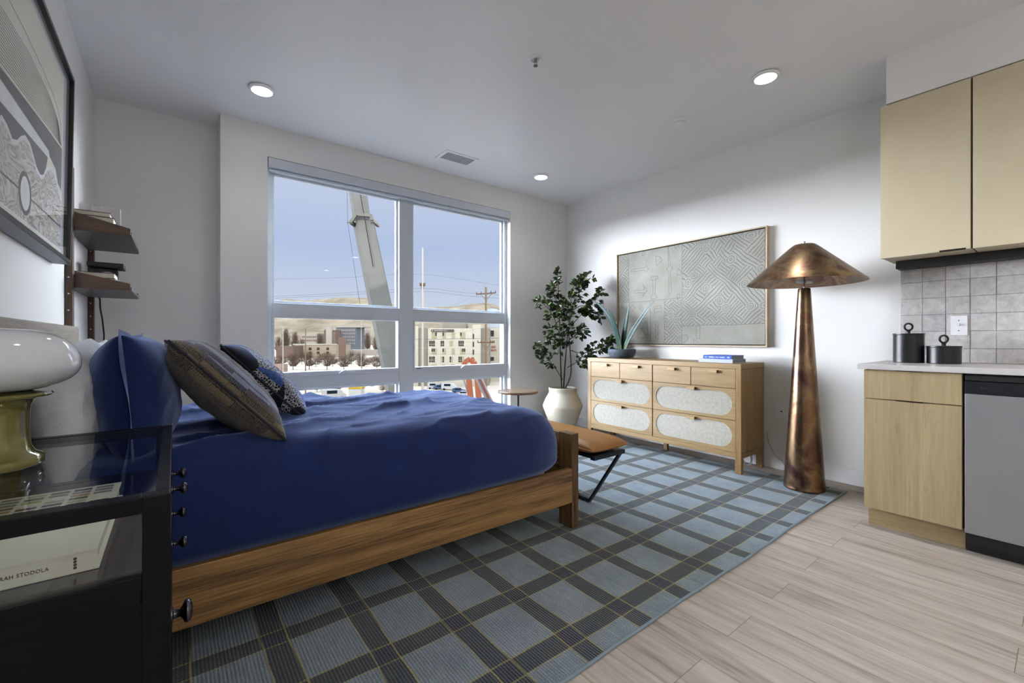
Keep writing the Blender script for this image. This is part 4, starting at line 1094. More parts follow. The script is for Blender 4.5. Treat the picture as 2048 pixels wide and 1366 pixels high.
q.build('drawn_marks', plain('graphite_line', (92, 96, 98), .7), cv)

# ================================================================== FLOOR LAMP
def patina(name, spin=0):
    m, nt, b = new_mat(name); v = coords(nt, scale=(1, 1, .7), rot=(0, 0, spin))
    n = tex_noise(nt, v, 5.5, 5, .58, .6); n2 = tex_noise(nt, v, 2.4, 3, .5)
    s_ = math_n(nt, 'ADD', math_n(nt, 'MULTIPLY', n, .65), math_n(nt, 'MULTIPLY', n2, .35))
    nt.links.new(ramp(nt, s_, [(.34, s2l((58, 48, 56))), (.42, s2l((92, 66, 58))), (.50, s2l((132, 112, 86))), (.55, s2l((118, 84, 66))), (.61, s2l((96, 90, 76))), (.70, s2l((74, 62, 76)))]), b.inputs['Base Color'])
    setp(b, Metallic=.9, Roughness=.24 if not spin else .34); bump(nt, b, n2, .05, .01); return m
M_pat = patina('burnt_copper'); M_pat2 = patina('burnt_copper_shade', 1.1)
FL = (3.49, 1.15)
fl = empty('floor_lamp', 'tall floor lamp of heat-mottled copper with conical shade and tapered base', 'floor lamp', (FL[0], FL[1], .01))
MB().lathe([(0, .0105), (.122, .0105), (.1255, .014), (.1255, .020), (.1235, .026), (.1225, .05), (.0800, .72), (.0385, 1.395), (.0360, 1.408), (0, 1.410)], (*FL, 0), 96).build('lamp_base', M_pat, fl, 50)
q = MB(); q.lathe([(.0, 1.7145), (.062, 1.7145), (.072, 1.708), (.090, 1.693), (.354, 1.450), (.3555, 1.446), (.352, 1.447), (.088, 1.690), (.070, 1.703), (0, 1.709)], (*FL, 0), 128)
q.build('lamp_shade', M_pat2, fl, 40)
M_chr = plain('chrome', (190, 190, 192), .12, 1.)
q = MB(); q.tube([(*FL, 1.408), (*FL, 1.735)], .0045, 12); q.lathe([(0, 1.715), (.009, 1.715), (.009, 1.737), (0, 1.737)], (*FL, 0), 24); q.build('stem', M_chr, fl, 50)
q = MB()
for sg in (1, -1): q.bar((FL[0]+RT.x*.008*sg, FL[1]+RT.y*.008*sg, 1.455), (FL[0]+RT.x*.055*sg, FL[1]+RT.y*.055*sg, 1.455), .022, .022, None, (0, 0, 1), .006)
q.build('bulb_socket', M_white, fl)
cd = empty('power_cable', 'pale power cable coiled on the floor behind the dresser leg, running to the lamp', 'cable', (3.80, 1.50, 0))
M_cab = plain('clear_cable', (150, 152, 156), .3)
MB().tube([(3.864, 1.545, .30), (3.866, 1.53, .20), (3.862, 1.49, .12), (3.85, 1.42, .07), (3.80, 1.36, .016), (3.68, 1.30, .014), (3.60, 1.25, .013)], .0028, 8).build('cable_run', M_cab, cd, 60)
q = MB()
for k in range(7):
    c0 = Vector((3.77+rg.uniform(-.01, .01), 1.66+rg.uniform(-.012, .012), .062)); tl = rg.uniform(-.35, .35)
    q.tube([c0+Vector((.040*math.cos(a)*math.sin(tl), .040*math.cos(a)*math.cos(tl), .052*math.sin(a))) for a in [2*PI*i/28 for i in range(29)]], .0028, 6)
q.build('cable_coil', M_cab, cd, 60)

# ================================================================== WALL PLATES
def plate(name, label, y, z, x=XR, face='x', w_=.072, h_=.116, toggle=False, dot=False):
    t = empty(name, label, 'wall plate' if not toggle else 'light switch', (x, y, z) if face == 'x' else (y, x, z))
    def bx(mb, a, b_, z0, z1, d0, d1, bev=0., m=None):
        if face == 'x': mb.box(x-d1, x-d0, y+a, y+b_, z0, z1, bev, m)
        else: mb.box(y+a, y+b_, x-d1, x-d0, z0, z1, bev, m)
    q = MB(); bx(q, -w_/2, w_/2, z-h_/2, z+h_/2, .0005, .006, .0015); q.build('cover_plate', M_white, t)
    if toggle:
        q = MB(); bx(q, -.005, .005, z-.002, z+.012, .006, .018, .001); q.build('toggle', M_white, t)
        q = MB(); bx(q, -.0025, .0025, z+.028, z+.033, .006, .0075); bx(q, -.0025, .0025, z-.033, z-.028, .006, .0075); q.build('screw', M_chr, t)
    elif dot:
        q = MB(); bx(q, -.005, .005, z-.005, z+.005, .006, .012, .002); q.build('jack', M_bk, t)
    else:
        q = MB(); bx(q, -.0165, .0165, z-.034, z+.034, .006, .008, .001); q.build('receptacle', M_white, t)
        q = MB()
        for s_ in (.018, -.018):
            bx(q, -.007, -.005, z+s_-.004, z+s_+.004, .008, .0085); bx(q, .005, .007, z+s_-.004, z+s_+.004, .008, .0085)
        q.build('slot', M_bk, t)
plate('cable_outlet', 'white wall plate with a black jack between the dresser and floor lamp', 1.435, .470, dot=True)
plate('wall_outlet', 'white power outlet low on the wall behind the tree urn', 3.537, .488, YW, 'y')
plate('light_switch', 'white toggle light switch on the tiled kitchen backsplash', .4075, 1.1325, XK-.0105, toggle=True)

# ================================================================== KITCHEN
def laminate(name, dark, light):
    m, nt, b = new_mat(name); v = coords(nt, scale=(1, 1, .05))
    n = tex_noise(nt, v, 14, 4, .6, .5); n2 = tex_noise(nt, v, 130, 2, .6)
    l_ = ramp(nt, math_n(nt, 'FRACT', math_n(nt, 'MULTIPLY', n, 5)), [(0, (.0,)*3), (.04, (1,)*3), (.09, (0,)*3)])
    s_ = math_n(nt, 'ADD', math_n(nt, 'MULTIPLY', n, .7), math_n(nt, 'MULTIPLY', n2, .3))
    c = ramp(nt, s_, [(.35, s2l(dark)), (.65, s2l(light))])
    c = mixc(nt, math_n(nt, 'MULTIPLY', l_, .30), c, tuple(.55*x for x in s2l(dark)))
    nt.links.new(c, b.inputs['Base Color']); setp(b, Roughness=.45); bump(nt, b, n2, .1, .001); return m
M_lamin = laminate('light_oak_laminate', (150, 132, 98), (178, 160, 124))
M_lamH = wood('light_oak_toe', (140, 122, 88), (172, 152, 114), 1, 90, .5, 14, 4)
M_khaki = plain('khaki_cabinet', (196, 186, 158), .5, var=.02, bumps=.05, bscale=400)
M_dpull = plain('dark_edge_pull', (40, 30, 26), .4, .5)
M_quartz = plain('quartz', (200, 198, 198), .22, var=.03, nscale=30)
def tiles_mat():
    m, nt, b = new_mat('glazed_tile'); v = coords(nt); oi = nd(nt, 'ShaderNodeNewGeometry')
    n = tex_noise(nt, v, 22, 5, .65, .8)
    c = ramp(nt, n, [(.3, s2l((172, 170, 170))), (.7, s2l((206, 204, 203)))])
    c = mixc(nt, 1., c, ramp(nt, oi.outputs['Random Per Island'], [(0, (.88, .88, .88)), (1, (1.06, 1.06, 1.06))]), 'MULTIPLY')
    nt.links.new(c, b.inputs['Base Color']); setp(b, Roughness=.12, **{'Specular_IOR_Level': .6}); bump(nt, b, n, .35, .006); return m
q = MB(); M_tile = tiles_mat(); rr = random.Random(4)
M_grout = plain('grout', (150, 148, 146), .9)
q.box(XK-.004, XK-.0002, -.36, .669, .9145, 1.535, 0, M_grout)
zs = [.9145, .998, 1.100, 1.202, 1.304, 1.406, 1.508, 1.5345]; yy = .669
while yy > -.35:
    for z0, z1 in zip(zs, zs[1:]):
        j = rr.uniform(-.0008, .0008); R_ = Matrix.Translation((XK-.0065, yy-.0512, (z0+z1)/2)) @ Matrix.Rotation(rr.uniform(-.012, .012), 4, 'Z') @ Matrix.Rotation(rr.uniform(-.012, .012), 4, 'Y')
        q.box(-.004, .003, -.0503+j, .0503+j, -(z1-z0)/2+.0009, (z1-z0)/2-.0009, .0016, M_tile, 2, R_)
    yy -= .1025
struct(q.build('wall_backsplash'))
def upper_cab(y0, y1, label):
    t = empty('wall_cabinet', label, 'kitchen cabinet', (3.51, (y0+y1)/2, 1.533), 'khaki wall cabinets')
    MB().box(3.3675, XK-.001, y0+.001, y1-.001, 1.538, 2.4505, .001).build('cabinet_body', M_khaki, t)
    d = MB().box(3.348, 3.3665, y0+.0025, y1-.0005, 1.534, 2.443, .0012).build('door', M_khaki, t)
    MB().box(3.3455, 3.3475, y0+.020, y0+.122, 1.532, 1.542).build('edge_pull', M_dpull, d)
upper_cab(.3265, .704, 'khaki wall cabinet at the window end, with the dark edge pull')
upper_cab(-.055, .3215, 'khaki wall cabinet farther along, cut off by the picture edge')
MB().box(3.369, 3.60, .3217, .3263, 1.54, 2.44).build('dark_gap_fill', M_bk, bpy.data.objects['wall_cabinet'])  # black box put in to darken the gap between the two cabinets
lr = MB().box(3.55, XK-.012, -.055, .672, 1.489, 1.5375, .002).build('under_cabinet_light', M_bk)
tag(lr, 'long black under-cabinet light housing above the tile backsplash', 'light fixture')
ct = MB().box(3.033, XK-.0005, -.36, .739, .885, .9142, .003).build('countertop', M_quartz); tag(ct, 'white quartz kitchen countertop with a short overhang', 'countertop')
bc = empty('base_cabinet', 'light oak base cabinet with one drawer above a tall door', 'kitchen cabinet', (3.38, .52, 0))
MB().box(3.082, XK-.002, .329, .7145, .104, .8845, .001).build('cabinet_body', M_lamin, bc)
MB().box(3.134, 3.15, .3245, .711, .0005, .104, .001).build('toe_kick', M_lamH, bc)
MB().box(3.15, XK-.002, .695, .711, .0005, .104, .001).build('toe_kick', M_lamH, bc)
d = MB().box(3.062, 3.081, .3305, .7155, .7245, .881, .0012).build('drawer', M_lamin, bc); MB().box(3.058, 3.080, .473, .58, .8805, .8835).build('edge_pull', M_dpull, d)
d = MB().box(3.062, 3.081, .3305, .7155, .113, .7195, .0012).build('door', M_lamin, bc); MB().box(3.058, 3.080, .473, .58, .7190, .7225).build('edge_pull', M_dpull, d)
dw = empty('dishwasher', 'stainless steel dishwasher with black control panel under the countertop', 'dishwasher', (3.36, .02, 0))
M_steel = plain('brushed_steel', (158, 158, 162), .34, .55, .5, .04, 3, .08, 300)
MB().box(3.085, XK-.004, -.276, .321, .105, .883, .001).build('tub_body', M_bk, dw)
MB().box(3.060, 3.084, -.276, .321, .104, .785, .003).build('door', M_steel, dw)
cp = MB().box(3.056, 3.084, -.276, .321, .787, .846, .003).build('control_panel', plain('black_panel', (22, 23, 30), .3), dw)
MB().box(3.062, 3.084, -.276, .321, .848, .876, .006).build('handle_recess', plain('dark_grey_metal', (54, 55, 58), .3, .5), dw)
q = MB(); q.box(3.085, 3.10, -.276, .321, .05, .104); q.box(3.12, 3.135, -.276, .321, .0005, .05, .002); q.build('kick_plate', M_bk, dw)
q = MB()
for i, (w_, hh) in enumerate(((.003, .005), (.0035, .0036), (.002, .0036), (.003, .0036))): q.box(3.0555, 3.0561, .265-i*.0062-w_, .265-i*.0062, .817-hh/2, .817+hh/2)
q.build('brand_mark', plain('faint_print', (92, 93, 98), .5), cp)
def canister(cx, cy, r, zt, label, ring):
    t = empty('canister', label, 'canister', (cx, cy, .9142), 'black canisters on the countertop')
    M_can = plain('black_canister', (15, 16, 21), .34, var=.15, nscale=30, bumps=.06)
    MB().lathe([(0, .9146), (r-.003, .9146), (r, .9175), (r, zt-.010), (r-.002, zt-.0095), (0, zt-.0095)], (cx, cy, 0), 64).build('pot_body', M_can, t, 40)
    l_ = MB().lathe([(0, zt-.009), (r+.0015, zt-.009), (r+.002, zt-.006), (r+.0015, zt-.001), (r-.002, zt), (0, zt)], (cx, cy, 0), 64).build('lid', M_can, t, 40)
    q = MB(); zr = zt+.018+ring*.86
    q.tube([Vector((cx, cy, zr))+RT*(ring*math.cos(a))+Vector((0, 0, ring*.86*math.sin(a))) for a in [2*PI*k/32 for k in range(33)]], .0052, 10)
    q.tube([(cx, cy, zt-.001), (cx, cy, zt+.008), (cx, cy, zt+.020)], [.010, .0085, .0125], 14)
    q.build('lid_ring', M_can, l_, 60)
canister(3.425, .590, .070, 1.086, 'taller black canister with a ring lid on the countertop', .0235)
canister(3.425, .441, .071, 1.014, 'shorter black canister with a ring lid, nearer the light switch', .0235)

# ================================================================== OUTSIDE
GZ = -17.0
ALB = EXTALB
def omat(name, col, rough=.85, var=.1, ns=.15): return plain(name, col, rough, 0, 0., var, ns)
ALB = EXTALB*GRD; M_ground = omat('asphalt_and_lots', (196, 182, 164), .95, .22, .05); ALB = EXTALB
g = MB(); g.box(-4500, 4500, 4.3, 6000, GZ-.5, GZ)
struct(g.build('floor_outside_ground', M_ground, None))
bpy.data.objects['floor_outside_ground'].name = 'ground'
def hill_mat():
    m, nt, b = new_mat('dry_hillside'); v = coords(nt); n = tex_noise(nt, v, .008, 6, .65); 
    nt.links.new(ramp(nt, n, [(.35, tuple(HILL*ALB*x for x in s2l((150, 134, 112)))), (.65, tuple(HILL*ALB*x for x in s2l((204, 186, 158))))]), b.inputs['Base Color']); setp(b, Roughness=1., **{'Specular_IOR_Level': 0}); return m
M_hill = hill_mat()
def ridge(px):
    P_ = [(300, 590), (545, 603), (575, 598), (610, 602), (650, 598), (680, 595), (710, 595), (740, 597), (765, 602), (790, 609), (825, 619), (850, 615), (880, 614), (910, 613), (940, 608), (965, 606), (985, 608), (1005, 616), (1060, 622), (1500, 625)]
    for (a, b_), (c, d) in zip(P_, P_[1:]):
        if px <= c: return b_+(d-b_)*(px-a)/(c-a)
    return 625
def hillf(a, b_):
    px = 320+a*1000; t = b_
    d = 1500+1300*t; top = (679.5-ridge(px))/869.7*2800+H
    r = (px-1024)/869.7*d
    z = GZ+(top-GZ)*(t**1.3)+(noise.fractal(Vector((r*.006, d*.006, 0)), 1, 2, 5)*16)*math.sin(PI*min(1, t*1.0))
    return F(d, r, z)
g = MB(); g.grid(hillf, 220, 26); struct(g.build('hillside', M_hill, None, 180))

def building(name, label, d, px0, px1, pytop, mat, depth=14., base=GZ, yaw=0.):
    r0, r1 = (px0-1024)/869.7*d, (px1-1024)/869.7*d; zt = H-(pytop-679.5)/869.7*d
    t = empty(name, label, 'building', tuple(F(d, (r0+r1)/2, base)))
    wall_box(t, 'wall', d, d+depth, r0, r1, base, zt, mat)
    return t, r0, r1, zt
def wall_box(par, name, d0, d1, r0, r1, z0, z1, mat):
    q = MB(); vs = [F(d0, r0, z0), F(d0, r1, z0), F(d1, r1, z0), F(d1, r0, z0)]
    q.prism(vs, (0, 0, z1-z0)); return q.build(name, mat, par)
M_cream = omat('cream_render', (232, 224, 200), .8, .04, .3); M_taupeb = omat('taupe_render', (176, 168, 150), .8, .05, .3)
M_wdark = plain('dark_window', (84, 78, 72), .3); M_wblind = plain('pale_blind_window', (196, 194, 150), .5)
D = 168.
ap, r0, r1, zt = building('apartment_building', 'five-storey cream apartment block with dark sign seen through the right window panes', D, 856, 945, 656.5, M_cream)
def pr_(px, d=D): return (px-1024)/869.7*d
def pz_(py, d=D): return H-(py-679.5)/869.7*d
wall_box(ap, 'tower_wall', D+.2, D+16, pr_(945), pr_(961), GZ, pz_(649), M_cream)
wall_box(ap, 'penthouse', D+6, D+14, pr_(885, D+6), pr_(932, D+6), pz_(657, D), pz_(646.5, D+6), M_taupeb)
wall_box(ap, 'stair_wing', D+1.5, D+15, pr_(836, D), pr_(856.4, D), GZ, pz_(656), M_taupeb)
wall_box(ap, 'left_wing', D+.5, D+15, pr_(815), pr_(835.9), GZ, pz_(652), M_cream)
wall_box(ap, 'right_wing', D+3, D+16, pr_(961.2), pr_(977), GZ, pz_(656), M_taupeb)
rows = [(665, 677, 0), (681.5, 692.5, 1), (697, 708.5, 0), (713, 724.5, 1), (728.8, 740, 0), (744.5, 756, 1)]
G0 = [(862.5, 874, 3), (884.5, 892, 2), (903, 910, 2), (920, 931, 3)]; G1 = [(858, 870, 3), (881, 888.5, 2), (899, 906, 2), (916.5, 928, 3)]
rw = random.Random(2)
for (pa, pb, kind) in rows:
    for (xa, xb, n) in (G1 if kind else G0):
        w_ = (xb-xa)/n; q = MB(); mats_ = []
        for i in range(n):
            a = pr_(xa+i*w_+.5); c = pr_(xa+(i+1)*w_-.4); zb_, zt_ = pz_(pb), pz_(pa)
            dk = rw.random() < (.85 if kind else .35)
            zm = zb_+(zt_-zb_)*.38
            for (z0, z1, mm) in ((zb_, zm-.08, M_wdark if dk and kind else M_wblind), (zm+.08, zt_, M_wdark if dk else M_wblind)):
                q.prism([F(D-.12, a, z0), F(D-.12, c, z0), F(D+.1, c, z0), F(D+.1, a, z0)], (0, 0, z1-z0), mm)
        q.build('window', None, ap)
q = MB()
for i in range(5):
    pa = 668+i*15.7; q.prism([F(D+.1, pr_(945.5), pz_(pa+10)), F(D+.1, pr_(948), pz_(pa+10)), F(D+.3, pr_(948), pz_(pa+10)), F(D+.3, pr_(945.5), pz_(pa+10))], (0, 0, 2.0), M_wdark)
q.build('stair_window', None, ap)
q = MB(); q.prism([F(D-.35, pr_(862.5), pz_(664)), F(D-.35, pr_(908), pz_(664)), F(D-.02, pr_(908), pz_(664)), F(D-.02, pr_(862.5), pz_(664))], (0, 0, 5.1*D/869.7))
sg = q.build('roof_sign', plain('sign_grey', (104, 98, 90), .6), ap)
q = MB(); rr = random.Random(8); x = 864.2
for n, hh in ((1, 1.5), (12, .85), (7, .6)):
    for _ in range(n):
        w_ = 1.55 if n == 12 else (1.2 if n == 7 else 2.4)
        q.prism([F(D-.42, pr_(x), pz_(661.5+hh)), F(D-.42, pr_(x+w_*.72), pz_(661.5+hh)), F(D-.36, pr_(x+w_*.72), pz_(661.5+hh)), F(D-.36, pr_(x), pz_(661.5+hh))], (0, 0, 2*hh*D/869.7)); x += w_
    x += 1.2
q.build('sign_lettering', plain('sign_pale', (214, 206, 190), .6), sg)
D2 = 187.
sb, *_ = building('shop_building', 'cream building with small red lettering beside the wooden pole', D2, 974.5, 1030, 656, M_cream, 12)
DD = D2
for nm, (a, b_, c, d) in {'mural_panel': (978, 988, 661, 672.5), 'window': (980, 982, 681.5, 685), 'window ': (984, 986.5, 681.5, 685), 'window  ': (977, 980, 697, 702), 'window   ': (981, 988, 714, 721.5)}.items():
    q = MB(); q.prism([F(DD-.2, pr_(a, DD), pz_(d, DD)), F(DD-.2, pr_(b_, DD), pz_(d, DD)), F(DD-.02, pr_(b_, DD), pz_(d, DD)), F(DD-.02, pr_(a, DD), pz_(d, DD))], (0, 0, (d-c)*DD/869.7)); q.build(nm.strip(), M_wdark, sb)
Mr = Matrix((( RT.x, 0, -FW.x, 0), (RT.y, 0, -FW.y, 0), (0, 1, 0, 0), (0, 0, 0, 1)))
M_red = plain('red_letters', (206, 84, 60), .6)
for s_, py in (('del', 693.6), ('sun', 699.6)):
    p_ = F(DD-.3, pr_(982, DD), pz_(py, DD)); text_mesh(s_, 1.75, p_, Mr, M_red, sb, 'red_lettering', .05, 1., 'LEFT')
tz = H-(656-679.5)/869.7*230; tk = MB(); tk.lathe([(0, GZ), (1.2, GZ), (1.2, tz), (4, tz), (4, tz+9), (2.5, tz+10), (0, tz+10.4)], tuple(F(230, pr_(985, 230), 0)), 32)
to = tk.build('storage_tank', plain('tank_white', (206, 212, 216), .5), None, 40); tag(to, 'round white storage tank rising behind the wooden pole', 'tank')
M_sand = omat('sandstone', (200, 182, 156), .85, .05, .3)
D3 = 441.
bb_, *_ = building('office_building', 'low sandstone two-storey building with square windows in the left pane', D3, 588, 672, 690, M_sand, 40)
wall_box(bb_, 'parapet', D3-.6, D3+.6, pr_(586, D3), pr_(674, D3), pz_(690, D3), pz_(687.6, D3), M_cream)
for xa in (618, 634, 653):
    for (a, c) in ((695, 700), (703, 708)):
        q = MB(); q.prism([F(D3-.5, pr_(xa, D3), pz_(c, D3)), F(D3-.5, pr_(xa+5, D3), pz_(c, D3)), F(D3-.05, pr_(xa+5, D3), pz_(c, D3)), F(D3-.05, pr_(xa, D3), pz_(c, D3))], (0, 0, (c-a)*D3/869.7)); q.build('window', M_wdark, bb_)
D4 = 700.
M_glz = omat('blue_glazed', (140, 142, 148), .5, .1); M_brick = omat('brown_brick', (150, 124, 110), .9, .12); M_pale = omat('pale_render', (214, 200, 184), .9, .06)
def stripes(par, d, px0, px1, py0, py1, nx, ny, mat):
    q = MB()
    for i in range(nx):
        for j in range(ny):
            a = px0+(px1-px0)*(i+.25)/nx; c = px0+(px1-px0)*(i+.75)/nx; e = py0+(py1-py0)*(j+.3)/ny; g_ = py0+(py1-py0)*(j+.8)/ny
            q.prism([F(d-.6, pr_(a, d), pz_(g_, d)), F(d-.6, pr_(c, d), pz_(g_, d)), F(d-.05, pr_(c, d), pz_(g_, d)), F(d-.05, pr_(a, d), pz_(g_, d))], (0, 0, (g_-e)*d/869.7))
    o = q.build('window_grid', mat, par)
t, *_ = building('office_building', 'glazed blue-grey office block beyond the low building, with a pale flat roof', D4, 672, 712, 655, M_glz, 40)
stripes(t, D4, 674, 710, 657, 690, 9, 5, M_pale)
wall_box(t, 'roof_slab', D4-2, D4+42, pr_(675, D4-2), pr_(725, D4-2), pz_(655, D4), pz_(651, D4), M_pale)
t, *_ = building('office_building', 'brick office block with a pale stair tower beside the glazed one', D4-30, 648, 671.5, 660, M_brick, 22)
stripes(t, D4-30, 652, 670, 664, 692, 5, 6, M_pale)
wall_box(t, 'stair_tower', D4-34, D4-28, pr_(652, D4-34), pr_(663, D4-34), GZ, pz_(653, D4-34), M_pale)
t, *_ = building('office_building', 'pale office block at the end of the row next to the crane boom', D4+50, 712.5, 726, 659, M_pale, 40)
stripes(t, D4+50, 713, 725, 662, 690, 3, 5, M_wdark)
t, *_ = building('office_building', 'long low pale building far behind the bare trees', D4-10, 602, 634, 667, M_pale, 40)
stripes(t, D4-10, 603, 633, 670, 684, 9, 2, M_brick)
t, *_ = building('shop_building', 'small brick shop with a pale roof at the window edge', 420, 552, 586, 692, M_brick, 20)
t, *_ = building('billboard', 'dark brown billboard standing above the low sandstone building', 400, 677, 690, 675, M_brick, 2)
t, *_ = building('warehouse', 'long pale low warehouse right of the sandstone building', 500, 690, 745, 700, M_pale, 30)
t, *_ = building('garden_wall', 'pinkish low wall at the lower corner of the left window', 200, 545, 562, 729, omat('pink_brick', (206, 172, 158)), 6)

# bare trees
M_twig = plain('bare_twigs', (132, 108, 90), .95, 0, .1, .2, .5)
def tree(d, px, pytop, label, seed, w_=None):
    r = random.Random(seed); base = F(d, pr_(px, d), GZ); ht = (H-(pytop-679.5)/869.7*d)-GZ; w_ = w_ or ht*.42
    t = empty('bare_tree', label, 'tree', tuple(base), 'bare winter trees')
    MB().tube([base, base+Vector((0, 0, ht*.3)), base+Vector((.2, .1, ht*.6))], [ht*.022, ht*.017, ht*.008], 6).build('trunk', M_twig, t)
    q = MB(); bm = bmesh.new()
    for k in range(420):
        a = r.uniform(0, 2*PI); z = r.uniform(.22, 1); rad = w_*math.sin(PI*min(1, (z-.12)/.95))**.7*r.random()**.4
        p = base+Vector((math.cos(a)*rad, math.sin(a)*rad, ht*z)); root = base+Vector((math.cos(a)*rad*.35, math.sin(a)*rad*.35, ht*max(.2, z-.3)))
        s_ = Vector((r.uniform(-1, 1), r.uniform(-1, 1), r.uniform(-1, 1)))*ht*.010
        bm.faces.new([bm.verts.new(root-s_*.8), bm.verts.new(root+s_*.8), bm.verts.new(p)])
        e = p+Vector((r.uniform(-1, 1), r.uniform(-1, 1), r.uniform(-.2, 1)))*ht*.07
        bm.faces.new([bm.verts.new(root.lerp(p, .6)-s_*.5), bm.verts.new(root.lerp(p, .6)+s_*.5), bm.verts.new(e)])
    q.add(bm); q.build('crown', M_twig, t)
rt = random.Random(21)
for i in range(26):
    d = (262, 292, 322, 352)[i % 4]; px = 552+(i//4)*34+(i % 4)*8.5+rt.uniform(-3, 3)
    tree(d, px, rt.uniform(700, 717), 'one of the bare brown trees in the belt before the low buildings', 100+i, 5.0)
for i, (px, py, d) in enumerate(((572, 655, 500), (590, 662, 560), (556, 672, 530), (640, 666, 600), (604, 676, 520), (735, 664, 620), (752, 672, 580))):
    tree(d, px, py, 'tall bare tree standing against the hillside in the left pane', 200+i, 6.5)
for i in range(9):
    tree(150+(i % 2)*16, 590+i*22+rt.uniform(-2, 2), rt.uniform(757, 768), 'low bare bush at the edge of the car park below the window', 300+i, 2)

# vehicles
M_glassdk = plain('car_glass', (46, 52, 60), .15); M_tyre = plain('tyre', (34, 34, 36), .8)
def car(d, px, yaw, col, label, van=False, s=1.):
    base = F(d, pr_(px, d), GZ); t = empty('car', label, 'car', tuple(base))
    R_ = Matrix.Translation(base) @ Matrix.Rotation(yaw, 4, 'Z') @ Matrix.Scale(s, 4)
    M = plain('car_paint', col, .35)
    if van: pr2 = [(-2.4, .35), (2.4, .35), (2.4, 1.1), (1.9, 1.25), (1.3, 2.1), (-2.4, 2.15)]
    else: pr2 = [(-2.3, .35), (2.3, .35), (2.3, .85), (1.2, 1.05), (.6, 1.62), (-1.3, 1.68), (-2.0, 1.1), (-2.3, 1.05)]
    q = MB(); b = MB(); b.prism([(x, -.9, z) for x, z in pr2], (0, 1.8, 0), None, .06); b.bm.transform(R_); b.build('car_body', M, t)
    b = MB(); z0, z1 = (1.3, 2.0) if van else (1.1, 1.55)
    b.box(-1.5, .55, -.92, .92, z0, z1); b.bm.transform(R_); b.build('car_window', M_glassdk, t)
    for x in (-1.5, 1.5):
        for y in (-.92, .72):
            b = MB(); b.lathe([(0, 0), (.34, 0), (.34, .2), (0, .2)], (x, y, .34), 16, None, Matrix.Rotation(-PI/2, 4, 'X')); b.bm.transform(R_); b.build('wheel', M_tyre, t)
A0 = ANG-PI/2
car(160, 868, A0+.15, (226, 226, 224), 'white car parked at the left end of the row below the apartment block', True)
car(158, 880, A0+.4, (110, 128, 158), 'blue car between the two white ones in the car park')
car(156, 899, A0-.1, (232, 232, 230), 'white pickup-like car parked in the middle of the lot', True, 1.15)
car(148, 918, A0+.2, (92, 112, 150), 'dark blue car just below the white pickup-like one')
car(139, 930, A0, (214, 214, 216), 'silver car nearest the orange excavator arm')
car(163, 889, A0+.2, (186, 180, 170), 'beige car behind the parked row')
car(210, 556, A0+.3, (70, 84, 110), 'dark car on the road at the lower corner of the left pane')
car(235, 560, A0+.1, (120, 120, 122), 'grey car on the road behind the dark one')
car(152, 660, A0+.1, (228, 226, 222), 'white van standing under the left window edge', True, 1.2)
car(132, 668, A0+.5, (224, 222, 214), 'white truck-like van by the bare bushes', True, 1.4)
tr = empty('site_truck', 'white box truck with a yellow roof on the building site', 'truck', tuple(F(125, pr_(713, 125), GZ)))
q = MB(); bs = F(125, pr_(713, 125), GZ); R_ = Matrix.Translation(bs) @ Matrix.Rotation(A0, 4, 'Z'); q.box(-1.8, 1.8, -1.2, 1.2, .8, 4.0, .05); q.bm.transform(R_); q.build('box_body', plain('truck_white', (232, 230, 222), .5), tr)
q = MB(); q.box(-1.9, 1.9, -1.25, 1.25, 4.0, 4.5, .05); q.bm.transform(R_); q.build('roof', plain('truck_yellow', (226, 186, 60), .5), tr)
q = MB(); q.box(-1.7, 1.7, -1.1, 1.1, 0, .8); q.bm.transform(R_); q.build('chassis', M_tyre, tr)

# utility poles and wires
M_steelpole = plain('pale_steel_pole', (214, 206, 190), .5); M_woodpole = plain('weathered_pole', (150, 126, 98), .9)
def pole(d, px, pytop, rb, rt_, mat, label, arm=None):
    b = F(d, pr_(px, d), GZ); top = F(d, pr_(px, d), pz_(pytop, d)); t = empty('utility_pole', label, 'utility pole', tuple(b))
    MB().tube([b, b.lerp(top, .5), top], [rb, (rb+rt_)/2, rt_], 12).build('pole_shaft', mat, t, 60)
    if arm:
        for (z, half, tilt) in arm:
            c = F(d, pr_(px, d), pz_(z, d)); q = MB(); q.bar(c-RT*half+Vector((0, 0, -tilt)), c+RT*half+Vector((0, 0, tilt)), .14, .16)
            for f in (-.95, -.5, .5, .95):
                p = c+RT*half*f+Vector((0, 0, tilt*f)); q.tube([p, p+Vector((0, 0, .35))], .06, 6)
            q.bar(c-RT*half*.6+Vector((0, 0, -.05)), c+Vector((0, 0, -1.1)), .06, .06); q.bar(c+RT*half*.6, c+Vector((0, 0, -1.1)), .06, .06)
            q.build('crossarm', plain('crossarm_wood', (120, 84, 70), .9), t)
    return t
pole(60, 845, 495, .22, .10, M_steelpole, 'tall pale steel pole rising above the skyline in the right pane', [(571, .35, 0)])
pole(70, 972, 574, .20, .15, M_woodpole, 'brown wooden utility pole with crossed arms near the right window edge', [(587, 1.6, .12), (685, 1.4, 0)])
pole(100, 566, 655, .16, .10, M_steelpole, 'thin pale pole at the left edge of the lower left pane')
pole(100, 611, 657, .16, .10, M_woodpole, 'thin pole standing before the low sandstone building')
pole(120, 722.5, 640, .10, .08, M_steelpole, 'slender pale pole just left of the crane boom')
M_wire = plain('wire_grey', (112, 112, 118), .7)
def wire(d, pts, r, label):
    P_ = catmull([F(p[2] if len(p) > 2 else d, pr_(p[0], p[2] if len(p) > 2 else d), pz_(p[1], p[2] if len(p) > 2 else d)) for p in pts], 8)
    o = MB().tube(P_, r, 5).build('power_line', M_wire, None, 60); tag(o, label, 'power line', 'power lines outside')
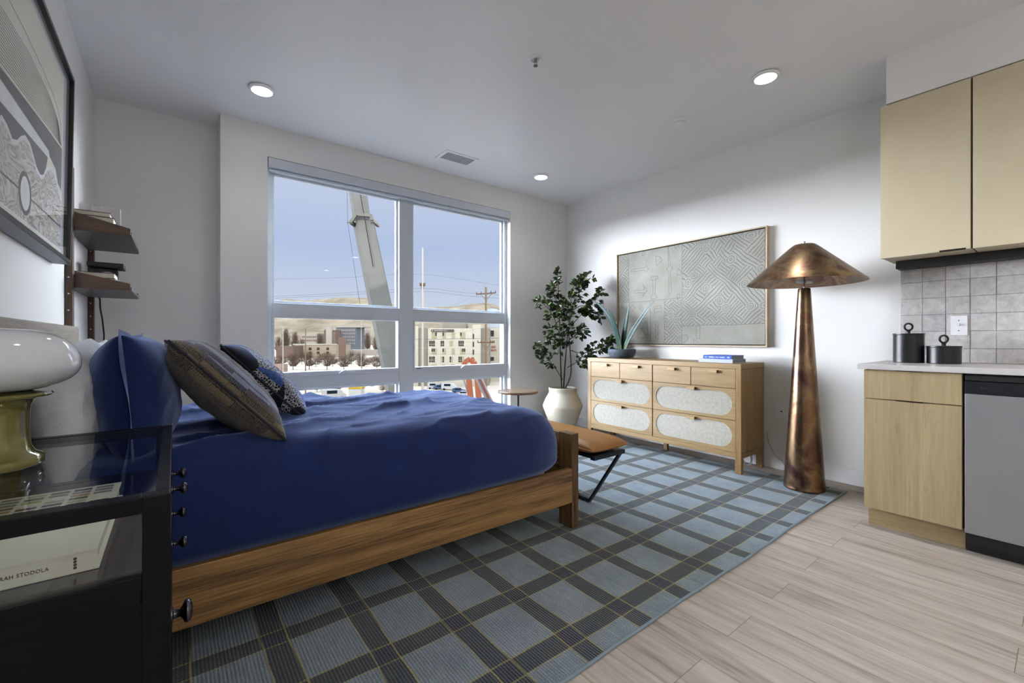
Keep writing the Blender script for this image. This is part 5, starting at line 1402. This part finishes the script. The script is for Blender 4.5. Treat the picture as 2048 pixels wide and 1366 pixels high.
wire(60, [(520, 559), (690, 555), (845, 549), (1000, 571), (1200, 600)], .012, 'uppermost thin power line crossing the sky')
wire(60.4, [(520, 594), (690, 586), (845, 577), (950, 587), (1200, 600)], .016, 'power line meeting the steel pole just above the hills')
wire(60, [(520, 598), (690, 590), (845, 583), (950, 593), (1200, 610)], .016, 'power line running just beneath another above the hills')
wire(66, [(820, 679), (900, 678), (965, 677), (1010, 676)], .03, 'thick cable crossing before the apartment windows')
wire(66, [(820, 706), (900, 709), (965, 708), (1010, 708)], .012, 'thin cable crossing the middle storeys of the apartment block')
wire(70, [(845, 692, 60), (870, 677), (945, 660), (972, 656)], .012, 'sagging cable rising towards the wooden pole')
wire(70, [(845, 632, 60), (888, 618), (930, 600), (951, 592), (972, 588)], .010, 'thin cable rising to the crossed arms from the hillside')
wire(66, [(520, 695), (640, 690), (745, 688), (790, 690)], .014, 'thin cable crossing the lower left pane')

# crane boom
ALB = BOOM; M_boom = plain('grey_boom_paint', (178, 176, 168), .6, 0, 0, .1, 1.5); ALB = EXTALB
cr = empty('crane', 'huge grey telescopic crane boom leaning past the window', 'crane', tuple(F(15, -.5, GZ)))
def bq(pyA, pyB, xlA, xrA, xlB, xrB, d0=15., dep=.55, name='boom_section', mat=None, inset=0.):
    q = MB()
    def ring(py, xl, xr):
        zl = pz_(py, d0); a = F(d0, pr_(xl, d0), zl); b_ = F(d0, pr_(xr, d0), zl); bk_ = FW*dep+RT*(-.30)
        return [a, b_, b_+bk_+Vector((0, 0, 0)), a+bk_]
    A_, B_ = ring(pyA, xlA, xrA), ring(pyB, xlB, xrB)
    b = bmesh.new(); va = [b.verts.new(p) for p in A_]; vb = [b.verts.new(p) for p in B_]
    for k in range(4): b.faces.new((va[k], va[(k+1) % 4], vb[(k+1) % 4], vb[k]))
    b.faces.new(va); b.faces.new(vb); bmesh.ops.recalc_face_normals(b, faces=b.faces[:]); 
    bmesh.ops.bevel(b, geom=b.edges[:], offset=.02, segments=2, affect='EDGES')
    q.add(b); return q.build(name, mat or M_boom, cr)
def cx(py): return 768.5-(613-py)*.205 if py < 613 else 768.5+(py-613)*.20
bq(60, 445, 655, 685, 713.5, 742.5); bq(440, 800, 712, 747, 787, 830) if False else None
bq(438, 1420, 711.0, 747.0, 711.0+982*.196, 747+982*.215, 14.95)
col_ = MB()
c0 = [F(14.85, pr_(705, 15), pz_(447, 15)), F(14.85, pr_(716, 15), pz_(431, 15)), F(14.85, pr_(746, 15), pz_(434, 15)), F(14.85, pr_(747, 15), pz_(443, 15))]
for a, b_ in zip(c0, c0[1:]): col_.bar(a, b_, .10, .10)
col_.bar(c0[0]+FW*.7, c0[0], .10, .10); col_.bar(c0[3]+FW*.7, c0[3], .10, .10); col_.bar(c0[0], c0[0]-RT*.14, .03, .03)
col_.build('collar', plain('collar_metal', (186, 182, 170), .5), cr)
MB().tube([F(14.9, pr_(722, 15), pz_(385, 15)), F(14.9, pr_(748, 15), pz_(534, 15))], .012, 6).build('boom_cable', M_wdark, cr)
MB().tube([F(14.6, pr_(703, 15), pz_(380, 15)), F(14.6, pr_(704, 15), pz_(450, 15)), F(14.6, pr_(728, 15), pz_(612, 15))], .006, 5).build('hoist_rope', M_wire, cr)
q = MB(); bs = F(15.2, pr_(925, 15), GZ); R_ = Matrix.Translation(bs) @ Matrix.Rotation(A0, 4, 'Z'); q.box(-2.6, 2.6, -1.3, 1.3, .9, 2.6, .1); q.bm.transform(R_); q.build('crane_carrier', M_boom, cr)
q = MB()
for x in (-1.9, -.6, .6, 1.9):
    for y in (-1.35, .95): q.lathe([(0, 0), (.55, 0), (.55, .4), (0, .4)], (x, y, .55), 20, None, Matrix.Rotation(-PI/2, 4, 'X'))
q.bm.transform(R_); q.build('wheels', M_tyre, cr)
# excavator and site mast
M_orange = plain('excavator_orange', (186, 112, 84), .5); M_silver = plain('mast_silver', (176, 176, 182), .4)
ex = empty('excavator', 'orange excavator with a bent arm reaching up below the apartment block', 'excavator', tuple(F(45, pr_(950, 45), GZ)))
def e_(px, py, d=45.): return F(d, pr_(px, d), pz_(py, d))
q = MB()
for a, b_, w_ in ((e_(925, 738), e_(930, 724), .45), (e_(930, 724), e_(940, 718), .5), (e_(940, 718), e_(947, 724), .55), (e_(947, 724), e_(954, 745), .6)): q.bar(a, b_, .4, w_)
q.bar(e_(936, 748), e_(942, 798), .45, .55); q.bar(e_(942, 798), e_(950, 860), .45, .6); q.bar(e_(954, 745), e_(962, 860), .4, .6)
q.build('digger_arm', M_orange, ex)
q = MB(); q.bar(e_(926, 756), e_(938, 792), .15, .15); q.build('hydraulic_ram', M_silver, ex)
q = MB(); bs = F(45, pr_(975, 45), GZ); R_ = Matrix.Translation(bs) @ Matrix.Rotation(A0, 4, 'Z'); q.box(-2, 2, -1.4, 1.4, 1, 3.4, .15); q.bm.transform(R_); q.build('digger_cab', M_orange, ex)
q = MB(); q.box(-2.2, 2.2, -1.6, -.9, 0, 1, .2); q.box(-2.2, 2.2, .9, 1.6, 0, 1, .2); q.bm.transform(R_); q.build('crawler_track', M_tyre, ex)
ma = MB(); ma.bar(e_(955, 752, 30), e_(1002, 850, 30), .42, .42, plain('mast_pale', (186, 178, 176), .5)); ma.bar(e_(957, 753, 29.7), e_(1003, 850, 29.7), .12, .12, plain('mast_red', (150, 90, 84), .5))
ma.bar(e_(1002, 850, 30), F(30, pr_(1040, 30), GZ), .42, .42, ma.mats[0])
tag(ma.build('lifting_mast', None), 'slanting silver and dull red mast of a lifting machine beyond the lowest right pane', 'construction machine')

# ================================================================== SKY, SUN, RENDER SETTINGS
wd = bpy.data.worlds.new('sky'); SC.world = wd; wd.use_nodes = True; nt = wd.node_tree
bg = nt.nodes['Background']; tc = nd(nt, 'ShaderNodeTexCoord'); s_ = nd(nt, 'ShaderNodeSeparateXYZ'); nt.links.new(tc.outputs['Generated'], s_.inputs[0])
cr_ = ramp(nt, s_.outputs[2], [(p_, tuple(SKYLOW*x for x in c_)) for p_, c_ in ((0, (.66, .70, .78)), (.08, (.62, .68, .80)), (.20, (.48, .57, .78)), (.30, (.56, .63, .80)), (.355, (.60, .67, .84)))]+[ (.45, tuple(SKYTOP*x for x in (.72, .84, 1.0))), (1, tuple(SKYTOP*1.6*x for x in (.72, .84, 1.0)))])
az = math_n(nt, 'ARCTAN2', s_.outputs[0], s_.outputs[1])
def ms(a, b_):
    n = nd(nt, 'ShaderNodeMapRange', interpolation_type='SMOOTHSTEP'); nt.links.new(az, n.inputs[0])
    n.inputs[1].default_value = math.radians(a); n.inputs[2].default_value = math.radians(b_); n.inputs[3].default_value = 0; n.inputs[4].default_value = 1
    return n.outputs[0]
# extra sky brightness added beside the window view to light the side walls
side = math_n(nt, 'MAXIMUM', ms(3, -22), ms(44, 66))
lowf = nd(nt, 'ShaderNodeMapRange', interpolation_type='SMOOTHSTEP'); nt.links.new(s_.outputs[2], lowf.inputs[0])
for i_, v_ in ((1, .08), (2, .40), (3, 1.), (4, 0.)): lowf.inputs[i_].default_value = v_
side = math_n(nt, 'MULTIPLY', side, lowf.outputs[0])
cr_ = mixc(nt, math_n(nt, 'MULTIPLY', side, 1.), cr_, tuple(SIDE_FILL*x for x in (.93, .95, 1.0)), 'ADD')
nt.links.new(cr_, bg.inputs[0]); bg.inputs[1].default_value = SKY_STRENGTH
sl = bpy.data.lights.new('sun', 'SUN'); sl.energy = SUN; sl.angle = math.radians(.6); sl.color = (1, .93, .82)
so = bpy.data.objects.new('sun', sl); COL.objects.link(so)
sun_from = Vector((-.45, -1., .0)).normalized()*math.cos(math.radians(34))+Vector((0, 0, math.sin(math.radians(34))))
so.rotation_euler = sun_from.to_track_quat('Z', 'Y').to_euler(); so.location = (0, -20, 20)
SC.view_settings.view_transform = 'Standard'; SC.view_settings.look = 'None'; SC.view_settings.exposure = EXPO; SC.view_settings.gamma = 1
SC.view_settings.use_curve_mapping = False
SC.cycles.use_denoising = True
SC.cycles.max_bounces = 10; SC.cycles.diffuse_bounces = 6; SC.cycles.transparent_max_bounces = 12; SC.cycles.glossy_bounces = 4
SC.cycles.sample_clamp_indirect = 6; SC.cycles.caustics_reflective = False; SC.cycles.caustics_refractive = False
for o in bpy.data.objects:
    if '_o' in o: del o['_o']
